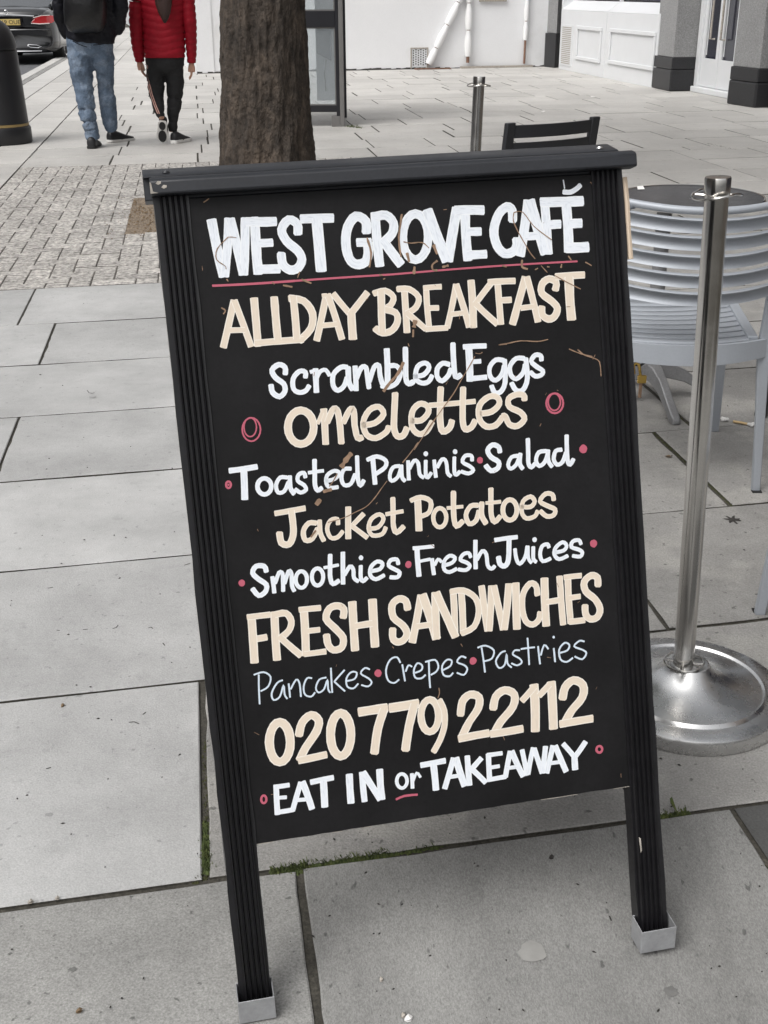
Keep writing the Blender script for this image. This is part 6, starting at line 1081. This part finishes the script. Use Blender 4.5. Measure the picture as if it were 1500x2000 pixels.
for x in (150, 192):
    m_ = MB(); m_.tube([pf(x, -70, -.16), pf(x, -90, 0), pf(x + (177 - x) * .2, -60, .17), pf(x, 0, .17), pf(x, 30, .05)], (.022), 8); m_.build('strap', m_pack, pack, smooth=True)
hc = pf(177, -128, .02); body = head(man, hc, m_skin, m_hair, 0)
limb(body, pf, [(177, -100, 26, 0), (177, -80, 60, 0), (178, -40, 84, 0), (178, 20, 74, 0), (177, 70, 74, 0), (177, 100, 70, 0)], flat=.5)
for pts in (jl, jr): limb(body, pf, [(x, y, w_ * .7, d) for x, y, w_, d in pts])
limb(body, pf, [(142, -66, 22, 0), (117, 8, 18, -.02), (134, 70, 14, .10)]); limb(body, pf, [(215, -66, 22, 0), (234, 10, 18, -.02), (228, 60, 14, .08)])
hand(body, pf(146, 58, .1), Vector((.3, .3, -1)), -1); hand(body, pf(208, 50, .08), Vector((-.4, .3, -1)), 1)
body.build('body', m_skin, man, remesh=.009)
m_ = MB(); rs = []
for z, r in ((-.06, .062), (-.02, .080), (.03, .084), (.08, .074), (.115, .045), (.125, .008)): rs.append([(hc.x + r * .95 * math.cos(a), hc.y - .012 + r * 1.18 * math.sin(a) - (.02 if z < 0 else 0), hc.z + z) for a in [k * 2 * math.pi / 18 for k in range(18)]])
m_.rings(rs); m_.build('hair', m_hair, man, smooth=True)
for s in (-1, 1):
    m_ = MB(); m_.lathe([(.001, -.012), (.010, -.006), (.012, 0), (.010, .006), (.001, .012)], (hc.x + s * .03, hc.y + .084, hc.z + .005), 10); m_.build('eye', m_eye, man, smooth=True)
m_ = MB(); m_.tube([(hc.x - .024, hc.y + .090, hc.z - .055), (hc.x, hc.y + .096, hc.z - .054), (hc.x + .024, hc.y + .090, hc.z - .055)], .006, 6); m_.build('mouth', m_red, man)
a = pf(183, 288, -.05); T_ = Matrix.Translation((a.x, G(183, 291).y - man.location.y, .0)) @ Matrix.Rotation(R(4), 4, 'Z'); shoe_set(man, T_, .29, m_shoe, m_ink, wd=.108)
gb = G(217, 279); T_ = Matrix.Translation((gb.x - man.location.x - .02, gb.y - man.location.y + .0, .004)) @ Matrix.Rotation(R(-38), 4, 'Z') @ Matrix.Rotation(R(-1), 4, 'X'); shoe_set(man, T_, .29, m_shoe, m_white, wd=.104)
# ---- the woman
gp = G(338, 281); Y1 = gp.y + .12
wom = person('woman in a red padded jacket and black striped tracksuit bottoms walking away', None, (gp.x, Y1, 0)); pf = mk(Y1, wom); S = (Y1 * fwd.y + (CAMZ - .6) * -fwd.z) / FPX
tl_ = [(303, 112, 38, 0), (304, 140, 36, 0), (304, 165, 33, -.01), (306, 188, 29, -.05), (309, 208, 23, -.12), (313, 222, 18, -.17), (316, 231, 15, -.20)]
tr_ = [(341, 112, 38, 0), (341, 140, 37, .01), (342, 165, 34, .02), (341, 190, 31, .01), (339, 215, 27, -.01), (337, 240, 20, -.03), (337, 258, 18, -.04)]
mb = MB(); limb(mb, pf, tl_, wob=.003, seed=6); limb(mb, pf, tr_, wob=.003, seed=7); limb(mb, pf, [(322, 85, 66, 0), (322, 105, 75, 0), (322, 122, 77, 0), (322, 136, 68, 0), (322, 146, 40, 0)], flat=.62)
trs = mb.build('tracksuit_bottoms', m_track, wom, remesh=.010); fold(trs, .07, .022, 'fold_m')
for k, off in enumerate((0, 3.4)):
    m_ = MB(); pts = [(288.5, 124, -.02), (289, 145, -.03), (289, 165, -.05), (292, 185, -.12), (299, 205, -.22), (306, 222, -.26)]
    P = [pf(x + off * (1 if y > 150 else .3) + (2 if y > 180 else 0), y, d - .015) for x, y, d in pts]
    m_.tube(P, (.0042), 6); m_.build('side_stripe', m_stripe, trs, smooth=True)
# padded jacket: rows of puffs that dip to a chevron at the back
mb = MB(); rs = []; N_ = 96; pitch = .058; ztop = pf(320, -58).z; zbot = pf(320, 112).z
prof = [(112, 76, 322), (100, 78, 322), (80, 79, 321), (60, 80, 320.5), (30, 84, 320), (0, 88, 319), (-25, 88, 318), (-42, 78, 318), (-58, 44, 318)]
def pr_at(py):
    for i in range(len(prof) - 1):
        (a0, w0_, c0), (a1, w1_, c1) = prof[i], prof[i + 1]
        if a1 <= py <= a0: t_ = (a0 - py) / (a0 - a1); return lerp(w0_, w1_, t_), lerp(c0, c1, t_)
    return prof[-1][1:]
for j in range(N_):
    py = lerp(112, -58, j / (N_ - 1)); w_, cx = pr_at(py); c = pf(cx, py); ring = []
    for k in range(48):
        a_ = k * 2 * math.pi / 48; ca, sa = math.cos(a_), math.sin(a_)
        x = w_ * S / 2 * (abs(ca) ** .85) * (1 if ca > 0 else -1); y = w_ * S / 2 * .68 * (abs(sa) ** .85) * (1 if sa > 0 else -1)
        ch = .045 * (1 - abs(x) / (w_ * S / 2)) if sa < 0 else 0
        ph = ((c.z + ch) / pitch) * math.pi; bu = abs(math.sin(ph)) ** .55; edge = min(1, j / 3)
        f_ = 1 + .065 * (bu - .6) + .008 * mn.noise(Vector((x * 22, y * 22, c.z * 30)))
        ring.append((c.x + x * f_, c.y + y * f_, c.z))
    rs.append(ring)
mb.rings(rs); jk = mb.build('padded_jacket', m_red, wom, smooth=True, ang=180)
def sleeve(pts):
    m_ = MB(); n = 70; P = []; rr = []
    for j in range(n):
        u_ = j / (n - 1) * (len(pts) - 1); i = min(int(u_), len(pts) - 2); f_ = u_ - i; a_, b_ = pts[i], pts[i + 1]
        P.append(pf(lerp(a_[0], b_[0], f_), lerp(a_[1], b_[1], f_), lerp(a_[3], b_[3], f_))); w_ = lerp(a_[2], b_[2], f_) * S / 2
        w_ *= 1 + .17 * (abs(math.sin(P[-1].z / .055 * math.pi)) ** .6 - .6); rr.append((w_, w_ * 1.05))
    m_.tube(P, rr, 22); return m_.build('sleeve', m_red, jk, smooth=True, ang=180)
sleeve([(284, -48, 26, 0), (270, -28, 29, 0), (267, 5, 28, -.02), (266, 40, 27, -.03), (268, 75, 25, 0), (271, 100, 23, .03), (273, 119, 17, .05)])
sleeve([(352, -48, 26, 0), (364, -28, 28, 0), (367, 5, 26, -.02), (371, 45, 25, -.03), (373, 80, 22, 0), (374, 105, 19, .02), (374, 122, 16, .03)])
hc = pf(318, -92, .02); body = head(wom, hc, m_skin, m_hair, 1)
limb(body, pf, [(318, -66, 24, 0), (318, -50, 40, 0), (319, -10, 66, 0), (321, 60, 58, 0), (322, 110, 62, 0)], flat=.5)
for pts in (tl_, tr_): limb(body, pf, [(x, y, w_ * .7, d) for x, y, w_, d in pts])
limb(body, pf, [(284, -46, 18, 0), (267, 20, 15, -.02), (272, 118, 11, .05)]); limb(body, pf, [(352, -46, 18, 0), (370, 25, 15, -.02), (374, 120, 11, .03)])
hand(body, pf(272, 120, .05), Vector((.22, 0, -1)), -1, thumb=1); hand(body, pf(374, 124, .03), Vector((-.05, 0, -1)), 1)
body.build('body', m_skin, wom, remesh=.0048)
for s in (-1, 1):
    m_ = MB(); m_.lathe([(.001, -.012), (.010, -.006), (.012, 0), (.010, .006), (.001, .012)], (hc.x + s * .03, hc.y + .084, hc.z + .005), 10); m_.build('eye', m_eye, wom, smooth=True)
m_ = MB(); m_.tube([(hc.x - .022, hc.y + .090, hc.z - .055), (hc.x, hc.y + .096, hc.z - .054), (hc.x + .022, hc.y + .090, hc.z - .055)], .006, 6); m_.build('mouth', m_red, wom)
m_ = MB(); rs = []
for z, r in ((-.07, .060), (-.02, .082), (.03, .086), (.08, .076), (.12, .045), (.13, .008)): rs.append([(hc.x + r * .98 * math.cos(a), hc.y - .014 + r * 1.18 * math.sin(a) - (.02 if z < 0 else 0), hc.z + z) for a in [k * 2 * math.pi / 18 for k in range(18)]])
m_.rings(rs)
hair = m_.build('hair', m_hair, wom, smooth=True)
m_ = MB(); P = [pf(318, -88, -.10), pf(318, -70, -.17), pf(318, -40, -.21), pf(319, -12, -.225), pf(319.5, 8, -.23), pf(321, 24, -.235), pf(322, 36, -.235), pf(322, 45, -.235)]
m_.tube(P, [(.03, .03), (.055, .03), (.072, .03), (.076, .028), (.070, .026), (.052, .022), (.03, .016), (.006, .005)], 24)
for i, v in enumerate(m_.v): m_.v[i] = (v[0] + .003 * math.sin(i * 2.4), v[1] + .003 * math.sin(i * 1.7), v[2])
m_.build('long_hair', m_hair, wom, smooth=True, ang=180)
ga = G(317, 281)
T_ = Matrix.Translation((ga.x - wom.location.x, -.14, .018)) @ Matrix.Rotation(R(72), 4, 'X') @ Matrix.Rotation(R(180), 4, 'Y')
# raised foot: toe on the ground, sole turned to the viewer
a_ = pf(316, 232, -.20)
toe = Vector((ga.x - wom.location.x, ga.y - wom.location.y + .02, .012)); heel = pf(317, 238, -.20) + Vector((0, 0, 0)); fy = (toe - heel).normalized(); fz = Vector((1, 0, 0)).cross(fy).normalized()
if fz.y < 0: fz = -fz
fx = fy.cross(fz); M_ = Matrix((fx, fy, fz)).transposed().to_4x4(); M_.translation = heel - fz * .0
L1 = (toe - heel).length
shoe_set(wom, M_, L1 * 1.0, m_shoe, m_white, wd=.104, soleh=.018)
for nm_, cyy, rx_, ry_ in (('sole_pad', L1 * .70, .037, .062), ('sole_pad', L1 * .20, .029, .042)):
    m_ = MB(); m_.rings([[tuple(M_ @ Vector((rx_ * math.cos(a), cyy + ry_ * math.sin(a), z))) for a in [k * 2 * math.pi / 18 for k in range(18)]] for z in (-.004, .002)]); m_.build(nm_, m_shoe, wom)
gb = G(338, 281); T_ = Matrix.Translation((gb.x - wom.location.x, gb.y - wom.location.y + .01, 0)) @ Matrix.Rotation(R(-24), 4, 'Z'); shoe_set(wom, T_, .265, m_shoe, m_white, wd=.098, soleh=.03)
# ================================================================== PARKED CAR
CY_ = 24.9
cc = V(16, 60, CY_)
gz = -.11
car = thing('parked_car', 'black saloon car parked by the kerb seen from behind with yellow number plate', 'car', (cc.x, CY_, gz), R(3.0))
def ztoc(py): return V(16, py, CY_).z - gz
HW = .93
def sect(y):
    # station data: y, half width, z bottom, z shoulder, z deck
    st = [(0.0, .80, .30, .70, .90), (.04, .86, .24, .74, .98), (.15, .90, .22, .80, 1.045), (.5, .925, .20, .86, 1.075), (1.0, .93, .20, .90, 1.06), (2.0, .93, .20, .90, 1.0), (3.2, .93, .20, .88, .98), (3.9, .92, .20, .84, .96), (4.5, .88, .22, .76, .84), (4.82, .78, .28, .62, .70), (4.9, .6, .36, .52, .58)]
    for i in range(len(st) - 1):
        if st[i][0] <= y <= st[i + 1][0]:
            t_ = (y - st[i][0]) / (st[i + 1][0] - st[i][0]); return [lerp(p, q_, t_) for p, q_ in zip(st[i], st[i + 1])]
    return st[-1]
mb = MB(); rs = []
for y in [0, .02, .04, .08, .15, .25, .4, .5, .75, 1, 1.5, 2, 2.6, 3.2, 3.6, 3.9, 4.2, 4.5, 4.65, 4.82, 4.9]:
    _, hw, zb, zs, zd = sect(y); half = [(0, zb), (hw * .8, zb), (hw * .97, zb + .06), (hw, zb + .2), (hw * 1.0, (zb + zs) / 2 + .05), (hw * .985, zs), (hw * .93, zs + (zd - zs) * .55), (hw * .80, zd - .015), (hw * .45, zd), (0, zd + .004)]
    ring = [(x, y + (abs(x) / hw) ** 3 * (.16 if y < .3 else (-.2 if y > 4.4 else 0)), z) for x, z in half] + [(-x, y + (abs(x) / hw) ** 3 * (.16 if y < .3 else (-.2 if y > 4.4 else 0)), z) for x, z in half[1:-1][::-1]]
    rs.append(ring)
mb.rings(rs); cb = mb.build('body', m_car, car, smooth=True, ang=35, sub=1)
mb = MB(); rs = []   # cabin
for y, hw, z0_, z1_ in ((.62, .70, 1.05, 1.075), (1.0, .72, 1.03, 1.23), (1.45, .70, 1.02, 1.40), (1.9, .68, 1.0, 1.455), (2.5, .68, .98, 1.465), (3.0, .69, .97, 1.36), (3.6, .72, .95, 1.04), (3.75, .72, .94, .96)):
    rs.append([(-hw - .10, y, z0_), (hw + .10, y, z0_), (hw, y, lerp(z0_, z1_, .75)), (hw * .82, y, z1_ - .01), (0, y, z1_ + .012), (-hw * .82, y, z1_ - .01), (-hw, y, lerp(z0_, z1_, .75))])
mb.rings(rs); mb.build('windows', m_cglass, car, smooth=True, ang=30)
m_ = MB(); m_.rings([[(-.62, y, z), (.62, y, z), (.62, y, z + .02), (0, y, z + .034), (-.62, y, z + .02)] for y, z in ((1.42, 1.392), (1.9, 1.448), (2.5, 1.458), (2.85, 1.40))]); m_.build('roof', m_car, car, smooth=True)
for s in (-1, 1):
    m_ = MB(); m_.tube([(s * .80, .60, 1.06), (s * .76, 1.0, 1.22), (s * .70, 1.45, 1.385), (s * .66, 1.9, 1.44), (s * .66, 2.5, 1.45), (s * .70, 3.0, 1.34), (s * .80, 3.6, 1.03)], .035, 8); m_.build('roof_pillar', m_car, car, smooth=True)
    m_ = MB(); m_.tube([(s * .845, 1.0, 1.04), (s * .835, 2.0, 1.02), (s * .83, 3.4, .985)], .009, 6); m_.build('chrome_trim', m_chrome, car, smooth=True)
    m_ = MB(); m_.tube([(s * .90, 3.05, 1.02), (s * 1.0, 3.05, 1.05), (s * 1.06, 3.06, 1.06)], [(.03, .05), (.05, .07), (.03, .06)], 10); m_.build('door_mirror', m_car, car, smooth=True)
    for y in (.98, 3.9):
        m_ = MB(); T_ = Matrix.Translation((s * .79, y, .335)) @ Matrix.Rotation(R(90), 4, 'Y'); m_.lathe([(.20, -.11), (.30, -.115), (.33, -.09), (.335, 0), (.33, .09), (.30, .115), (.20, .11)], n=36, T=T_); wl = m_.build('wheel', m_tyre, car, smooth=True, ang=40)
        m_ = MB(); m_.lathe([(.02, .06 * s), (.10, .09 * s), (.205, .118 * s), (.215, .10 * s)], n=30, T=T_); m_.build('rim', m_chrome, wl, smooth=True)
    # tail lamp wrapping the corner
    m_ = MB(); rs = []
    for x, za_, zb_ in ((.47, .775, .80), (.54, .765, .865), (.66, .760, .905), (.76, .765, .915), (.83, .775, .915), (.88, .80, .905)):
        _, hw, *_r = sect(.03); y = -.018 + (x / .86) ** 3 * .16 + (.05 if x > .85 else 0)
        rs.append([(s * x, y, za_), (s * x, y, zb_), (s * x, y + .06, zb_), (s * x, y + .06, za_)])
    m_.rings(rs); lamp = m_.build('tail_lamp', m_lamp, car, bevel=.01)
    m_ = MB(); m_.tube([(s * .47, -.022, .775), (s * .62, .030, .762), (s * .80, .105, .770)], .010, 6); m_.build('clear_strip', m_lampw, lamp, smooth=True)
    m_ = MB(); m_.tube([(s * .52, -.012, .875), (s * .66, .038, .912), (s * .82, .115, .918)], .007, 6); m_.build('clear_strip', m_lampw, lamp, smooth=True)
    # exhaust trim in the bumper
    m_ = MB(); P = [(s * x, y, z) for x, y, z in ((.36, -.026, .385), (.52, -.012, .375), (.60, .012, .345), (.54, .006, .325), (.40, -.014, .335), (.35, -.022, .365))]; m_.tube(P, .009, 6, close=True); m_.build('exhaust_trim', m_chrome, car, smooth=True)
    m_ = MB(); m_.add([(s * .38, -.020, .375), (s * .52, -.008, .366), (s * .58, .014, .345), (s * .53, .008, .333), (s * .41, -.010, .343)], [(0, 1, 2, 3, 4), (4, 3, 2, 1, 0)]); m_.build('exhaust_opening', m_ink, car)
m_ = MB(); m_.tube([(x, -.014 + (abs(x) / .86) ** 3 * .16, .905 + .018 * (1 - (x / .5) ** 2)) for x in [lerp(-.53, .53, k / 14) for k in range(15)]], [(.0 + .012, .016)] * 15, 8); m_.build('chrome_bar', m_chrome, car, smooth=True)
m_ = MB(); m_.tube([(x, -.02 + (abs(x) / .86) ** 3 * .16, .62) for x in [lerp(-.78, .78, k / 14) for k in range(15)]], (.012, .010), 8) if False else m_.tube([(x, -.006 + (abs(x) / .86) ** 3 * .16, .655) for x in [lerp(-.80, .80, k / 14) for k in range(15)]], [(.030, .022)] * 15, 8); m_.build('bumper_ledge', m_car, car, smooth=True)
m_ = MB(); m_.tube([(x, .004 + (abs(x) / .86) ** 3 * .16, .262) for x in [lerp(-.60, .60, k / 14) for k in range(15)]], [(.012, .012)] * 15, 8); m_.build('bumper_trim', m_chrome, car, smooth=True)
m_ = MB(); m_.box(-.26, .26, -.034, -.024, .745, .855); pl = m_.build('number_plate', m_plate, car)
m_ = MB(); m_.box(-.30, .30, -.0238, -.01, .72, .875); m_.build('plate_recess', m_car, car)
fc = bpy.data.curves.new('plate_text', 'FONT'); fc.body = 'DK19 OUE'; fc.size = .112; fc.align_x = 'CENTER'; fc.extrude = .001
fo = bpy.data.objects.new('plate_text', fc); C.collection.objects.link(fo)
me = bpy.data.meshes.new_from_object(fo, depsgraph=bpy.context.evaluated_depsgraph_get()); bpy.data.objects.remove(fo)
to = bpy.data.objects.new('plate_characters', me); C.collection.objects.link(to); to.parent = pl; me.materials.clear(); me.materials.append(m_ink)
to.matrix_local = Matrix.Translation((0, -.0365, .765)) @ Matrix.Rotation(R(90), 4, 'X') @ Matrix.Diagonal((1.02, .95, 1, 1)); to['label'] = 'black number plate characters'
# round three-pointed emblem on the boot lid
m_ = MB(); ec = Vector((0, -.004, .975)); m_.tube([(ec.x + .042 * math.cos(k * .5236), ec.y, ec.z + .042 * math.sin(k * .5236)) for k in range(12)], .004, 6, close=True)
for a_ in (90, 210, 330): m_.tube([ec, ec + Vector((.040 * math.cos(R(a_)), 0, .040 * math.sin(R(a_))))], [.006, .002], 6)
m_.build('emblem', m_chrome, car, smooth=True)
